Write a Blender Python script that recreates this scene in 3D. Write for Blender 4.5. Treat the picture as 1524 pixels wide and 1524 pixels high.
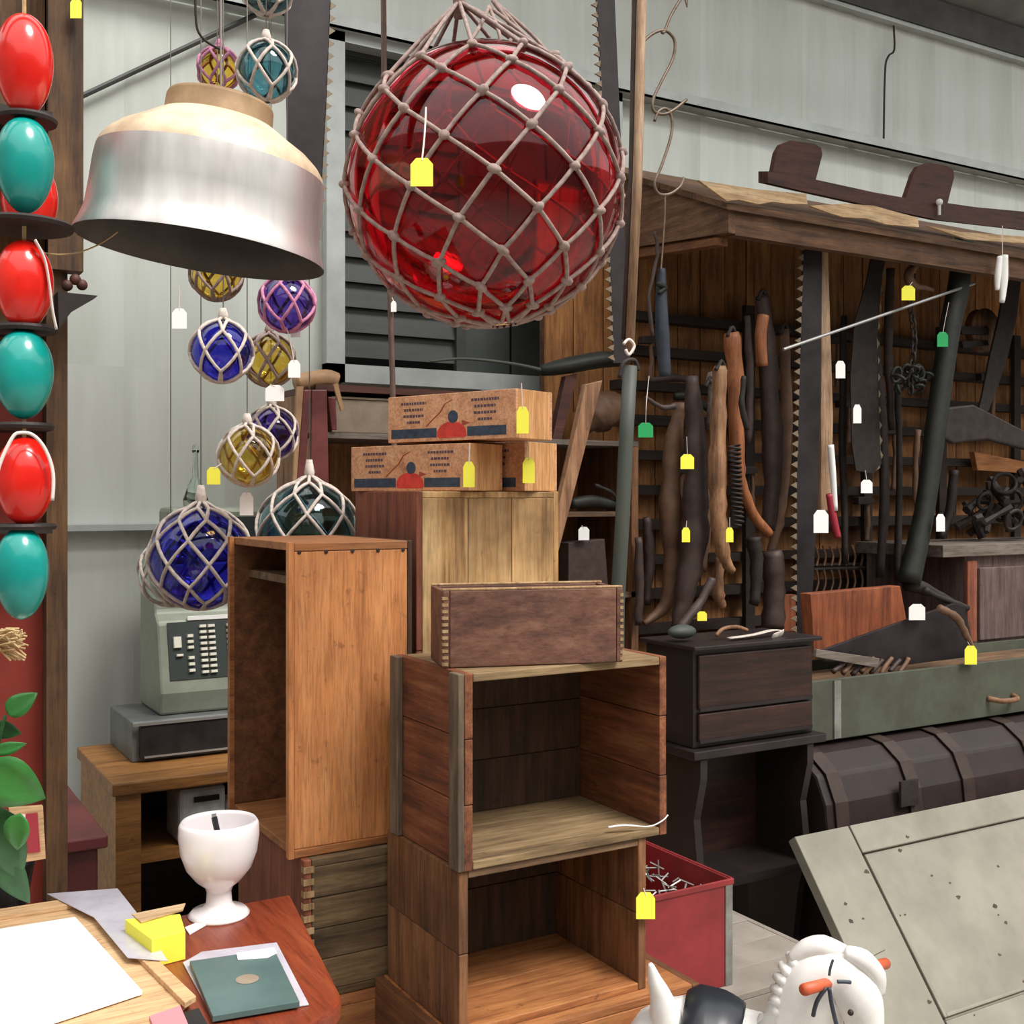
import bpy, math, random
from mathutils import Vector, Matrix
random.seed(7)
S = bpy.context.scene
for o in list(bpy.data.objects): bpy.data.objects.remove(o)
COL = S.collection
# ------------------------------------------------------------------ camera
F, CX, HZ, CAMZ = 1700.0, 762.0, 740.0, 1.5
YAW = math.radians(30.5)
FW = Vector((math.sin(YAW), math.cos(YAW), 0)); RT = Vector((math.cos(YAW), -math.sin(YAW), 0)); UP = Vector((0, 0, 1))
CAM = Vector((0, 0, CAMZ))
cd = bpy.data.cameras.new('camera'); cam = bpy.data.objects.new('camera', cd); COL.objects.link(cam)
cd.sensor_width = 36; cd.sensor_fit = 'HORIZONTAL'; cd.lens = 36 * F / 1524.0
cd.shift_y = -(762.0 - HZ) / 1524.0
cd.clip_start = 0.02
cam.location = CAM; cam.rotation_euler = (math.pi / 2, 0, -YAW)
S.camera = cam
# ------------------------------------------------------------------ light
w = bpy.data.worlds.new('overcast'); S.world = w; w.use_nodes = True
nt = w.node_tree; nt.nodes.clear()
tc = nt.nodes.new('ShaderNodeTexCoord'); sx = nt.nodes.new('ShaderNodeSeparateXYZ')
mr = nt.nodes.new('ShaderNodeMapRange'); bg = nt.nodes.new('ShaderNodeBackground'); wo = nt.nodes.new('ShaderNodeOutputWorld')
nt.links.new(tc.outputs['Generated'], sx.inputs[0]); nt.links.new(sx.outputs['Z'], mr.inputs['Value'])
mr.inputs['From Min'].default_value = 0; mr.inputs['From Max'].default_value = 1
mr.inputs['To Min'].default_value = 0.5; mr.inputs['To Max'].default_value = 1.5
nt.links.new(mr.outputs[0], bg.inputs['Strength']); bg.inputs['Color'].default_value = (1.0, 0.985, 0.95, 1)
nt.links.new(bg.outputs[0], wo.inputs['Surface'])
sd = bpy.data.lights.new('soft_daylight', 'SUN'); sun = bpy.data.objects.new('soft_daylight', sd); COL.objects.link(sun)
sd.energy = 1.9; sd.angle = math.radians(22); sd.color = (1, 0.97, 0.92)
sun.rotation_euler = Vector((-0.22, 0.52, -0.82)).to_track_quat('-Z', 'Y').to_euler()
vs = S.view_settings; vs.view_transform = 'Standard'; vs.look = 'None'; vs.gamma = 1; vs.use_curve_mapping = False
vs.exposure = 0.78
# ------------------------------------------------------------------ pixel helpers
def ray(px, py):
    return FW + RT * ((px - CX) / F) + UP * ((HZ - py) / F)
def PD(px, py, d): return CAM + ray(px, py) * d
def PY(px, py, Y): r = ray(px, py); return CAM + r * (Y / r.y)
def PX(px, py, X): r = ray(px, py); return CAM + r * (X / r.x)
def PZ(px, py, Z): r = ray(px, py); return CAM + r * ((Z - CAMZ) / r.z)
def DY(px, Y): return Y / ray(px, 0).y          # depth of a column on plane Y
# ------------------------------------------------------------------ colours, materials
def lin(h):
    h = h.lstrip('#'); v = [int(h[i:i + 2], 16) / 255 for i in (0, 2, 4)]
    return tuple(((c + .055) / 1.055) ** 2.4 if c > .04045 else c / 12.92 for c in v) + (1,)
def newmat(name):
    m = bpy.data.materials.new(name); m.use_nodes = True
    return m, m.node_tree, m.node_tree.nodes['Principled BSDF']
def setp(b, **k):
    for n, v in k.items():
        n = n.replace('_', ' ')
        if n in b.inputs: b.inputs[n].default_value = v
def coords(t, scale, rnd=True):
    N, L = t.nodes, t.links
    tcn = N.new('ShaderNodeTexCoord'); mp = N.new('ShaderNodeMapping'); mp.inputs['Scale'].default_value = scale
    L.new(tcn.outputs['Object'], mp.inputs['Vector'])
    if rnd:
        oi = N.new('ShaderNodeObjectInfo'); ml = N.new('ShaderNodeMath'); ml.operation = 'MULTIPLY'; ml.inputs[1].default_value = 37.0
        cb = N.new('ShaderNodeCombineXYZ'); L.new(oi.outputs['Random'], ml.inputs[0])
        for i in range(3): L.new(ml.outputs[0], cb.inputs[i])
        L.new(cb.outputs[0], mp.inputs['Location'])
    return mp
def noise(t, mp, sc, det=4, rough=.6):
    n = t.nodes.new('ShaderNodeTexNoise'); n.inputs['Scale'].default_value = sc; n.inputs['Detail'].default_value = det
    n.inputs['Roughness'].default_value = rough
    t.links.new(mp.outputs[0], n.inputs['Vector']); return n
def ramp(t, src, stops):
    r = t.nodes.new('ShaderNodeValToRGB'); e = r.color_ramp.elements
    while len(e) < len(stops): e.new(.5)
    for el, (p, c) in zip(e, stops): el.position = p; el.color = c if isinstance(c, tuple) else lin(c)
    t.links.new(src, r.inputs[0]); return r
def mix(t, fac, a, b, mode='MIX'):
    m = t.nodes.new('ShaderNodeMix'); m.data_type = 'RGBA'; m.blend_type = mode
    if isinstance(fac, (int, float)): m.inputs[0].default_value = fac
    else: t.links.new(fac, m.inputs[0])
    for i, v in ((6, a), (7, b)):
        if isinstance(v, tuple): m.inputs[i].default_value = v
        else: t.links.new(v, m.inputs[i])
    return m.outputs[2]
def bump(t, src, b, st=.3, dist=.002):
    n = t.nodes.new('ShaderNodeBump'); n.inputs['Strength'].default_value = st; n.inputs['Distance'].default_value = dist
    t.links.new(src, n.inputs['Height']); t.links.new(n.outputs[0], b.inputs['Normal'])
def wood(name, light, mid, dark, axis='X', rough=.7, stain=.5, vary=.25, sc=1.0):
    m, t, b = newmat(name)
    s = {'X': (2.2, 26, 26), 'Y': (26, 2.2, 26), 'Z': (26, 26, 2.2)}[axis]
    mp = coords(t, tuple(v * sc for v in s)); n1 = noise(t, mp, 1.6, 6, .65)
    r = ramp(t, n1.outputs[0], [(.28, dark), (.48, mid), (.72, light)])
    mp2 = coords(t, (1, 1, 1)); n2 = noise(t, mp2, 7 * sc, 4, .6)
    r2 = ramp(t, n2.outputs[0], [(.35, (0.35, .32, .30, 1)), (.6, (1, 1, 1, 1))])
    c = mix(t, stain, r.outputs[0], r2.outputs[0], 'MULTIPLY')
    mp3 = coords(t, tuple(v * sc * (2.2 if v > 5 else 1.6) for v in s)); n3 = noise(t, mp3, 3.4, 8, .75)
    r3 = ramp(t, n3.outputs[0], [(.36, (.52, .48, .45, 1)), (.52, (1, 1, 1, 1)), (.72, (1.25, 1.22, 1.18, 1))])
    c = mix(t, .75, c, r3.outputs[0], 'MULTIPLY')
    n4 = noise(t, mp2, 34, 4, .6); r4 = ramp(t, n4.outputs[0], [(.27, (.35, .30, .27, 1)), (.36, (1, 1, 1, 1))])
    c = mix(t, .55, c, r4.outputs[0], 'MULTIPLY')
    oi = t.nodes.new('ShaderNodeObjectInfo'); mr_ = t.nodes.new('ShaderNodeMapRange')
    mr_.inputs['To Min'].default_value = 1 - vary; mr_.inputs['To Max'].default_value = 1 + vary * .6
    t.links.new(oi.outputs['Random'], mr_.inputs['Value'])
    hs = t.nodes.new('ShaderNodeHueSaturation'); t.links.new(mr_.outputs[0], hs.inputs['Value']); t.links.new(c, hs.inputs['Color'])
    t.links.new(hs.outputs[0], b.inputs['Base Color']); setp(b, Roughness=rough)
    bump(t, n3.outputs[0], b, .4, .0012)
    return m
def plain(name, c, rough=.5, metal=0, var=.0, sc=12, c2=None, bmp=0, coat=0, stretch=(1, 1, 1)):
    m, t, b = newmat(name); setp(b, Roughness=rough, Metallic=metal, Coat_Weight=coat)
    if var > 0:
        n = noise(t, coords(t, stretch), sc, 5, .65)
        c2_ = lin(c2) if c2 else tuple(v * .35 for v in lin(c)[:3]) + (1,)
        r = ramp(t, n.outputs[0], [(.5 - var * .35, c2_), (.5 + .12, lin(c))])
        t.links.new(r.outputs[0], b.inputs['Base Color'])
        if bmp: bump(t, n.outputs[0], b, bmp, .002)
    else: b.inputs['Base Color'].default_value = lin(c)
    return m
def glass(name, c, rough=.02, ior=1.45, tr=1.0):
    m, t, b = newmat(name); setp(b, Roughness=rough, IOR=ior, Transmission_Weight=tr)
    b.inputs['Base Color'].default_value = c if isinstance(c, tuple) else lin(c)
    return m
M = {}
M['wall'] = plain('painted_steel_cladding', '#cfd4cf', .45, 0, .8, 1.4, '#b4b9af', 0, 0, (3, 1, .35))
M['girt'] = plain('galvanised_girt', '#bcc2c0', .5, .05, .5, 4, '#a2a7a5')
M['darksteel'] = plain('dark_roof_steel', '#4a4a48', .55, .2, .6, 5, '#33312f')
M['roofgrey'] = plain('roof_sheet_grey', '#8b8d8b', .5, 0, .5, 3, '#6f716f')
M['concrete'] = plain('concrete_floor', '#a39c93', .8, 0, .9, 5, '#7d766e', .25)
M['shedwall'] = plain('shed_inner_wall', '#8d908c', .7, 0, .5, 1.5, '#777a76')
M['beam'] = wood('rafter_timber', '#8b6a49', '#6b4e34', '#3d2b1c', 'X')
M['paneglass'] = plain('dusty_dark_pane', '#4c504e', .3, 0, .8, 3, '#343837', 0, .2)
M['louvre'] = plain('dusty_louvre_slat', '#3c3e3c', .6, 0, .8, 6, '#2a2b2a', 0, 0, (.5, 1, 3))
M['voiddark'] = plain('window_darkness', '#1d1e1e', .9)
M['frost'] = plain('frosted_disc', '#9a9c9c', .6, 0, .7, 40, '#6b6d6e')
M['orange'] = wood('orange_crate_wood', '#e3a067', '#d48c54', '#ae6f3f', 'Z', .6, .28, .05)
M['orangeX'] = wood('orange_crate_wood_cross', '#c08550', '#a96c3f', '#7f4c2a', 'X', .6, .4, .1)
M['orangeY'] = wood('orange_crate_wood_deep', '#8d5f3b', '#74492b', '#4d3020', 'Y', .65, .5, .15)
M['crateZ'] = wood('weathered_crate_end', '#9b6f49', '#7d5233', '#49301f', 'Z', .7, .55, .2)
M['crateX'] = wood('weathered_crate_board', '#8d7152', '#6d523a', '#3e2d20', 'X', .75, .55, .2)
M['crateY'] = wood('weathered_crate_side', '#a06a45', '#80492d', '#4a2b1c', 'Y', .7, .5, .18)
M['cratefloor'] = wood('worn_crate_floor', '#a88f6c', '#8a714f', '#5b4833', 'X', .75, .35, .1)
M['batten'] = wood('grey_batten', '#8c7c68', '#6c5c4b', '#3e342b', 'Z', .8, .5, .15)
M['paleboard'] = wood('pale_stained_board', '#e3c08c', '#cfa36c', '#7a5534', 'Z', .65, .85, .08, .6)
M['redboard'] = wood('red_brown_board', '#9c6046', '#874b35', '#5a2f22', 'Z', .65, .4, .1)
M['brownbox'] = wood('dark_red_brown_box', '#8d6552', '#70493a', '#4a2f27', 'X', .7, .5, .08)
M['brownend'] = wood('box_end_grain', '#c9ab85', '#a98961', '#75573c', 'Z', .8, .3, .15)
M['oldslat'] = wood('old_grey_slats', '#937a58', '#6d573d', '#2c221a', 'X', .8, .7, .3)
M['printwood'] = wood('printed_box_wood', '#ecbb94', '#e0a67c', '#c48a62', 'X', .6, .15, .06)
M['printend'] = wood('printed_box_end', '#efbd88', '#e0a66c', '#bd8350', 'Z', .6, .2, .06)
M['navy'] = plain('navy_ink', '#3f4d63', .7, 0, .4, 60, '#2c3546')
M['ink'] = plain('purple_brown_ink', '#5a4854', .7)
M['redink'] = plain('red_ink', '#e2463a', .6, 0, .4, 50, '#c2352c')
M['rustink'] = plain('rust_ink', '#a24a36', .7)
M['yellow'] = plain('yellow_card', '#f4ee4a', .6)
M['white'] = plain('white_card', '#f2f0ee', .6)
M['greentag'] = plain('green_card', '#1f9a55', .5)
M['string'] = plain('white_string', '#e3d6cf', .8)
M['rope'] = plain('pinkish_twine', '#a8938c', .85, 0, .6, 90, '#7d6862', .4)
M['ropelight'] = plain('pale_twine', '#ddd0c6', .85, 0, .5, 90, '#b8a9a0', .4)
M['ropepink'] = plain('pink_twine', '#d58fae', .8, 0, .4, 90, '#b06b90')
M['redglass'] = glass('red_glass', (0.80, 0.055, 0.095, 1))
M['blueglass'] = glass('cobalt_glass', (0.17, 0.17, 0.80, 1))
M['violetglass'] = glass('violet_glass', (0.30, 0.20, 0.66, 1))
M['tealglass'] = glass('teal_glass', (0.30, 0.54, 0.60, 1))
M['amberglass'] = glass('amber_glass', (0.93, 0.76, 0.28, 1))
M['clearglass'] = glass('clear_glass', (0.85, 0.92, 0.88, 1))
M['darkglass'] = glass('dark_teal_glass', (0.30, 0.45, 0.48, 1))
M['alu'] = plain('spun_aluminium', '#dedad8', .42, .8, 1.0, 8, '#7d736d', .12, 0, (1, 1, .22))
M['rustpaint'] = plain('rust_stained_cream_paint', '#e8d3b4', .5, .15, 1.3, 17, '#855433', .2)
M['rustneck'] = plain('rusted_neck', '#a78a66', .6, .3, .9, 14, '#6c4f36', .2)
M['shaded_lining'] = plain('shade_grey_lining', '#57514c', .7, .1, .4, 8, '#453f3b')
M['redegg'] = plain('glossy_red_paint', '#f2291b', .22, 0, .25, 9, '#d8190f', 0, .4)
M['tealegg'] = plain('glossy_teal_paint', '#0f9d94', .25, 0, .6, 10, '#0a857f', 0, .4)
M['blackwood'] = plain('black_stained_wood', '#2d2320', .6, 0, .7, 12, '#191311')
M['postwood'] = wood('old_brown_post', '#83603d', '#66482d', '#35241a', 'Z', .75, .6, .1)
M['redpanel'] = plain('faded_red_paint', '#8c2f22', .6, 0, .8, 4, '#5d1d18')
M['maroon'] = plain('maroon_paint', '#6b2a2b', .5, 0, .6, 5, '#431a1c')
M['regbody'] = plain('grey_green_enamel', '#878d80', .45, .1, .5, 5, '#737969')
M['regdark'] = plain('register_key_plate', '#1f2a27', .5)
M['regkey'] = plain('cream_keys', '#d5d2c4', .5)
M['regdrawer'] = plain('register_drawer_black', '#2c2a2c', .4, .2, .5, 20, '#1c1a1c')
M['regtray'] = plain('register_tray_grey', '#6f7272', .45, .3, .4, 8, '#55585a')
M['chrome'] = plain('chrome_strip', '#a9a8a6', .35, .6)
M['oak'] = wood('honey_oak', '#b07d43', '#966634', '#6d4723', 'X', .5, .3, .08)
M['device'] = plain('grey_plastic', '#c2c4c2', .5, 0, .3, 20, '#a5a7a8')
M['blackpl'] = plain('black_plastic', '#1b1c1e', .4)
M['table'] = wood('red_mahogany_top', '#92472a', '#833720', '#6f2b1a', 'Y', .35, .1, .03)
M['milk'] = plain('white_milk_glass', '#f6f0f2', .15, 0, 0, 1, None, 0, .6)
M['paper'] = plain('white_paper', '#f4f1ee', .7)
M['tray'] = wood('pale_tray_wood', '#e3c196', '#d8b184', '#c39a70', 'X', .6, .1, .05)
M['plastic'] = plain('cloudy_plastic_sleeve', '#c9c6d2', .2, 0, .3, 8, '#b5b0bd', 0, .5)
M['slate'] = plain('grey_green_tile', '#56706e', .35, 0, .4, 6, '#475f5e')
M['pink'] = plain('pink_paper', '#d98a92', .6)
M['leaf'] = plain('green_leaf', '#3f8a3f', .4, 0, .6, 14, '#2b6a30', .1)
M['leafdark'] = plain('dark_green_leaf', '#2f6b35', .45, 0, .6, 14, '#1f4d28')
M['straw'] = plain('dry_straw', '#d9bd8c', .8, 0, .7, 40, '#9a7a4d')
M['rustdark'] = plain('dark_rusted_iron', '#372f2c', .65, .3, .9, 26, '#1c1716', .5)
M['sawsteel'] = plain('dark_saw_steel', '#3d3639', .45, .5, .6, 8, '#2b2628')
M['toothsteel'] = plain('worn_tooth_steel', '#80705c', .5, .1)
M['bluesteel'] = plain('blue_black_leather', '#3a4250', .5, 0, .7, 14, '#262a33')
M['hame'] = wood('worn_hame_wood', '#b58d68', '#93694a', '#5c3d29', 'Z', .6, .5, .1)
M['hameorange'] = wood('orange_hame_wood', '#bb794b', '#a06038', '#6c3e24', 'Z', .55, .4, .1)
M['leather'] = plain('cracked_dark_leather', '#463530', .6, 0, .9, 22, '#241a17', .6)
M['leatherlt'] = plain('brown_harness_leather', '#7a5a45', .6, 0, .9, 16, '#493328', .3)
M['polewood'] = wood('tan_pole_wood', '#c6a98c', '#a78669', '#79593f', 'Z', .55, .3, .05)
M['greenpole'] = plain('grey_green_pole_paint', '#4f534c', .6, .1, .8, 10, '#3c4640', .1, 0, (1, 1, .3))
M['wire'] = plain('rusty_hook_wire', '#7c6a5c', .5, .5, .6, 30, '#54463c')
M['thinrod'] = plain('brown_thin_rod', '#71584c', .6, .1, .6, 12, '#523f37')
M['stallplank'] = wood('stall_wall_plank', '#b9834c', '#a06a3b', '#633f24', 'Z', .7, .5, .25)
M['rail'] = wood('dark_rack_rail', '#3a2b22', '#2c201a', '#19120f', 'X', .75, .4, .2)
M['canopy'] = wood('dark_canopy_timber', '#7a583d', '#5e412c', '#33231a', 'X', .8, .6, .2)
M['canopyY'] = wood('canopy_end_timber', '#8d6a4c', '#70503a', '#452f22', 'Y', .8, .5, .1)
M['ply'] = wood('pale_split_ply', '#e2c7a3', '#cfae86', '#a17d58', 'X', .7, .3, .05)
M['bench'] = wood('dark_red_bench', '#673a2c', '#532b21', '#321914', 'X', .55, .4, .08)
M['cabdark'] = wood('near_black_cabinet', '#4a2d23', '#351f1a', '#1d1210', 'X', .45, .5, .08)
M['cabframe'] = plain('black_brown_frame', '#2a2021', .45, 0, .5, 8, '#1a1414')
M['greenchest'] = plain('chipped_grey_green_paint', '#525648', .7, 0, .9, 7, '#3a3b31', .1)
M['trunk'] = plain('dark_brown_trunk_hide', '#2c1d1b', .6, 0, .9, 9, '#150e0d', .25)
M['trunkband'] = plain('trunk_tin_band', '#40312b', .6, .1, .9, 14, '#241a18')
M['doorpaint'] = plain('old_grey_door_paint', '#8d897c', .65, 0, .5, 5, '#7b776b', .08)
M['chip'] = plain('bare_chipped_wood', '#4c4336', .8, 0, .5, 30, '#352d24')
M['redtool'] = plain('scuffed_red_tin', '#993034', .5, .1, .6, 6, '#6d2426')
M['tinedge'] = plain('bare_tin_edge', '#a5a7a4', .45, .6, .5, 10, '#7d7a75')
M['horsewhite'] = plain('white_horse_paint', '#f3f1ee', .35, 0, .3, 8, '#dedad6')
M['saddle'] = plain('black_saddle_paint', '#20232a', .35)
M['peg'] = plain('orange_peg', '#c75a35', .5)
M['purplegrey'] = wood('purple_grey_cupboard', '#7c6763', '#66514e', '#43322f', 'Z', .7, .4, .1)
M['greytop'] = wood('grey_cupboard_top', '#8d8177', '#73685f', '#4b423b', 'X', .75, .4, .1)
M['redbrick'] = wood('terracotta_case', '#a5603c', '#8c4b2d', '#5b2d1c', 'Z', .6, .45, .1)
M['redleather'] = plain('maroon_leather_strap', '#7b3c3a', .45, 0, .6, 8, '#4e2222')
M['tanleather'] = plain('tan_leather', '#b08a63', .6, 0, .6, 12, '#86644a')
M['greycarton'] = plain('grey_brown_carton', '#9a8a78', .8, 0, .4, 12, '#857665')
M['redtag'] = plain('red_strip', '#a83040', .5)
M['darkgreen'] = plain('dark_green_black_metal', '#2b2d28', .6, .2, .8, 18, '#171816', .4)
M['platform'] = plain('grey_platform_board', '#8f877e', .8, 0, .7, 8, '#787067', .2)
M['shadein'] = wood('stained_shaded_crate_inside', '#5c3d29', '#46301f', '#2a1c13', 'Z', .75, .5, .1)  # brown staining plus the shade inside open crates, both put into this colour
M['floatline'] = plain('grey_line', '#8f8a86', .8)
# ------------------------------------------------------------------ mesh builder (world coordinates)
ORG = {}
class MB:
    def __init__(s, mtx=None): s.v = []; s.f = []; s.m = mtx
    def add(s, vs_, fs_):
        n = len(s.v)
        for p in vs_:
            p = Vector(p); s.v.append(s.m @ p if s.m else p)
        s.f += [tuple(i + n for i in q) for q in fs_]; return s
    def box(s, x0, x1, y0, y1, z0, z1):
        return s.add([(x, y, z) for z in (z0, z1) for y in (y0, y1) for x in (x0, x1)],
                     [(0, 2, 3, 1), (4, 5, 7, 6), (0, 1, 5, 4), (2, 6, 7, 3), (0, 4, 6, 2), (1, 3, 7, 5)])
    def hexa(s, a, b):            # two quads -> solid
        return s.add(list(a) + list(b), [(3, 2, 1, 0), (4, 5, 6, 7)] + [(i, (i + 1) % 4, 4 + (i + 1) % 4, 4 + i) for i in range(4)])
    def prism(s, pts, off):       # planar polygon extruded along off
        n = len(pts); off = Vector(off); a = [Vector(p) for p in pts]
        return s.add(a + [p + off for p in a], [tuple(range(n)), tuple(reversed(range(n, 2 * n)))] +
                     [((i + 1) % n, i, n + i, n + (i + 1) % n) for i in range(n)])
    def tube(s, path, r, n=8, caps=True, flat=None):
        P = [Vector(p) for p in path]; R = r if isinstance(r, (list, tuple)) else [r] * len(P)
        rings = []; prev = None
        for i, p in enumerate(P):
            t = (P[min(i + 1, len(P) - 1)] - P[max(i - 1, 0)])
            t = t.normalized() if t.length > 1e-9 else Vector((0, 0, 1))
            if prev is None:
                a = Vector((0, 0, 1)) if abs(t.z) < .9 else Vector((1, 0, 0))
                u = t.cross(a).normalized()
            else: u = (prev - t * prev.dot(t)).normalized()
            prev = u; v_ = t.cross(u)
            rr = R[i]; ra, rb = rr if isinstance(rr, (tuple, list)) else (rr, rr)
            rings.append([p + u * (ra * math.cos(2 * math.pi * k / n)) + v_ * (rb * math.sin(2 * math.pi * k / n)) for k in range(n)])
        vs_ = [q for g in rings for q in g]; fs_ = []
        for i in range(len(P) - 1):
            for k in range(n):
                k2 = (k + 1) % n; fs_.append((i * n + k, i * n + k2, (i + 1) * n + k2, (i + 1) * n + k))
        if caps: fs_ += [tuple(reversed(range(n))), tuple(range((len(P) - 1) * n, len(P) * n))]
        return s.add(vs_, fs_)
    def lathe(s, prof, c, n=32, axis=None, close=False):
        q = Matrix.Identity(3) if axis is None else axis
        c = Vector(c); vs_ = []; fs_ = []
        for r, z in prof:
            for k in range(n):
                a = 2 * math.pi * k / n; vs_.append(c + q @ Vector((r * math.cos(a), r * math.sin(a), z)))
        for i in range(len(prof) - 1):
            for k in range(n):
                k2 = (k + 1) % n; fs_.append((i * n + k, i * n + k2, (i + 1) * n + k2, (i + 1) * n + k))
        if close: fs_ += [tuple(reversed(range(n))), tuple(range((len(prof) - 1) * n, len(prof) * n))]
        return s.add(vs_, fs_)
    def ball(s, c, r, n=24, m=14, sc=(1, 1, 1), flip=False):
        c = Vector(c); vs_ = []; fs_ = []
        for i in range(m + 1):
            th = math.pi * i / m
            for k in range(n):
                a = 2 * math.pi * k / n
                vs_.append(c + Vector((r * sc[0] * math.sin(th) * math.cos(a), r * sc[1] * math.sin(th) * math.sin(a), r * sc[2] * math.cos(th))))
        for i in range(m):
            for k in range(n):
                k2 = (k + 1) % n; q = (i * n + k, (i + 1) * n + k, (i + 1) * n + k2, i * n + k2)
                fs_.append(tuple(reversed(q)) if flip else q)
        return s.add(vs_, fs_)
    def build(s, name, mat, parent=None, origin=None, smooth=False, bevel=0, merge=False):
        o0 = ORG[parent.name] if parent is not None else None
        if o0 is None:
            if origin is None:
                lo = Vector([min(p[i] for p in s.v) for i in range(3)]); hi = Vector([max(p[i] for p in s.v) for i in range(3)])
                origin = Vector(((lo.x + hi.x) / 2, (lo.y + hi.y) / 2, lo.z))
            o0 = Vector(origin)
        me = bpy.data.meshes.new(name); me.from_pydata([tuple(p - o0) for p in s.v], [], s.f)
        if merge:
            import bmesh
            bm = bmesh.new(); bm.from_mesh(me); bmesh.ops.remove_doubles(bm, verts=bm.verts, dist=1e-5)
            bmesh.ops.dissolve_degenerate(bm, edges=bm.edges, dist=1e-6); bm.to_mesh(me); bm.free()
        me.materials.append(M[mat] if isinstance(mat, str) else mat)
        o = bpy.data.objects.new(name, me); COL.objects.link(o)
        if parent is not None: o.parent = parent
        else: o.location = o0
        ORG[o.name] = o0
        if smooth:
            for p in me.polygons: p.use_smooth = True
        if bevel:
            b = o.modifiers.new('edge', 'BEVEL'); b.width = bevel; b.segments = 2; b.limit_method = 'ANGLE'
        return o
def thing(name, label, cat, loc, group=None):
    o = bpy.data.objects.new(name, None); COL.objects.link(o); o.empty_display_size = .05
    o.location = loc; ORG[o.name] = Vector(loc); tag(o, label, cat, group); return o
def tag(o, label, cat, group=None, kind=None):
    if label: o['label'] = label
    if cat: o['category'] = cat
    if group: o['group'] = group
    if kind: o['kind'] = kind
    return o
def struct(o, label=None): o['kind'] = 'structure'; return tag(o, label, None)
def pxpts(pts, Y): return [PY(x, y, Y) for x, y in pts]
def arc(p0, p1, n, sag): # hanging line
    p0, p1 = Vector(p0), Vector(p1)
    return [p0.lerp(p1, i / n) + Vector((0, 0, -sag * 4 * (i / n) * (1 - i / n))) for i in range(n + 1)]
def smoothpath(P, n=5):
    P = [Vector(p) for p in P]; out = []
    for i in range(len(P) - 1):
        a, b, c, d = P[max(i - 1, 0)], P[i], P[i + 1], P[min(i + 2, len(P) - 1)]
        for k in range(n):
            t = k / n
            out.append(.5 * ((2 * b) + (c - a) * t + (2 * a - 5 * b + 4 * c - d) * t * t + (3 * b - a - 3 * c + d) * t ** 3))
    out.append(P[-1]); return out
def smoothvals(V, n=5):
    out = []
    for i in range(len(V) - 1):
        for k in range(n): out.append(V[i] + (V[i + 1] - V[i]) * k / n)
    return out + [V[-1]]

# ================================================================== STRUCTURE
WY = 3.9
GZ = 3.20
floor = struct(MB().box(-3, 9, -4, WY + .3, -.06, 0).build('floor', 'concrete'), 'grey concrete shed floor')
WX0, WX1, WZ0, WZ1 = 1.55, 2.75, 1.965, 3.16
wb = MB()
wb.box(-3, WX0, WY, WY + .06, 0, 3.95).box(WX1, 9, WY, WY + .06, 0, 3.95)
wb.box(WX0, WX1, WY, WY + .06, 0, WZ0).box(WX0, WX1, WY, WY + .06, WZ1, 3.95)
wall = struct(wb.build('wall_back', 'wall', origin=(0, WY, 0)), 'pale grey steel clad back wall')
x = 0.2; pw = .305
while x < 8.6:
    for z0, z1 in ((.02, 1.93), (1.93, GZ - .03), (GZ - .02, 3.82)):
        a, b = x, x + pw
        if z1 > 2 and z0 < 3.1:
            if b <= WX0 + .01 or a >= WX1 - .01: pass
            elif a < WX0 - .03: b = WX0 - .01
            elif b > WX1 + .03: a = WX1 + .01
            else: continue
        m_ = MB()
        m_.prism([(a, WY, z0), (a, WY - .0065, z0), (a + .03, WY - .0065, z0), (a + .05, WY - .004, z0), (b - .03, WY - .004, z0), (b, WY - .006, z0), (b, WY, z0)], (0, 0, z1 - z0))
        m_.build('cladding_panel', 'wall', wall)
    x += pw
g = MB().box(-1, 8.8, WY - .075, WY - .012, GZ - .024, GZ - .016).box(-1, 8.8, WY - .075, WY - .068, GZ - .024, GZ + .024)
struct(g.build('trim_1', 'girt'), 'grey steel girt running along the upper back wall')
g = MB().box(-1, 1.25, WY - .06, WY - .008, 1.392, 1.412)
struct(g.build('trim_2', 'girt'), 'lower grey steel girt behind the cash register')
# eave: dark channel and roof strip
g = MB().box(1.5, 8.8, WY - .05, WY, 3.815, 3.835)
struct(g.build('trim_3', 'girt'), 'pale flashing strip at the top of the back wall')
g = MB().box(1.5, 8.8, WY - .06, WY, 3.836, 3.985)
struct(g.build('trim_4', 'darksteel'), 'dark steel eave beam above the back wall')
g = MB().add([(1.5, WY - .0, 3.99), (8.8, WY - .0, 3.99), (8.8, WY - .9, 4.35), (1.5, WY - .9, 4.35)], [(0, 1, 2, 3)])
g.add([(1.5, WY - .0, 4.01), (8.8, WY - .0, 4.01), (8.8, WY - .9, 4.37), (1.5, WY - .9, 4.37)], [(3, 2, 1, 0)])
struct(g.build('ceiling', 'roofgrey'), 'grey roof sheet rising from the eave beam')
struct(MB().box(-3.06, -3, -4, WY, 0, 3.9).build('wall_left', 'shedwall'), 'grey shed side wall')
struct(MB().box(9, 9.06, -4, WY, 0, 3.9).build('wall_right', 'shedwall'), 'grey shed side wall beyond the tool stall')
struct(MB().box(-3, 9, -4.06, -4, 0, 3.9).build('wall_front', 'shedwall'), 'grey shed wall behind the viewer')
# overhead rafters that carry the hanging goods
struct(MB().box(-1.5, 4.5, 1.37, 1.50, 2.60, 2.72).build('trim_5', 'beam'), 'timber rafter above the hanging lamp shade')
struct(MB().box(-1.5, 5.5, 2.26, 2.84, 3.46, 3.58).build('trim_6', 'beam'), 'timber rafter above the small glass floats')
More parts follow.
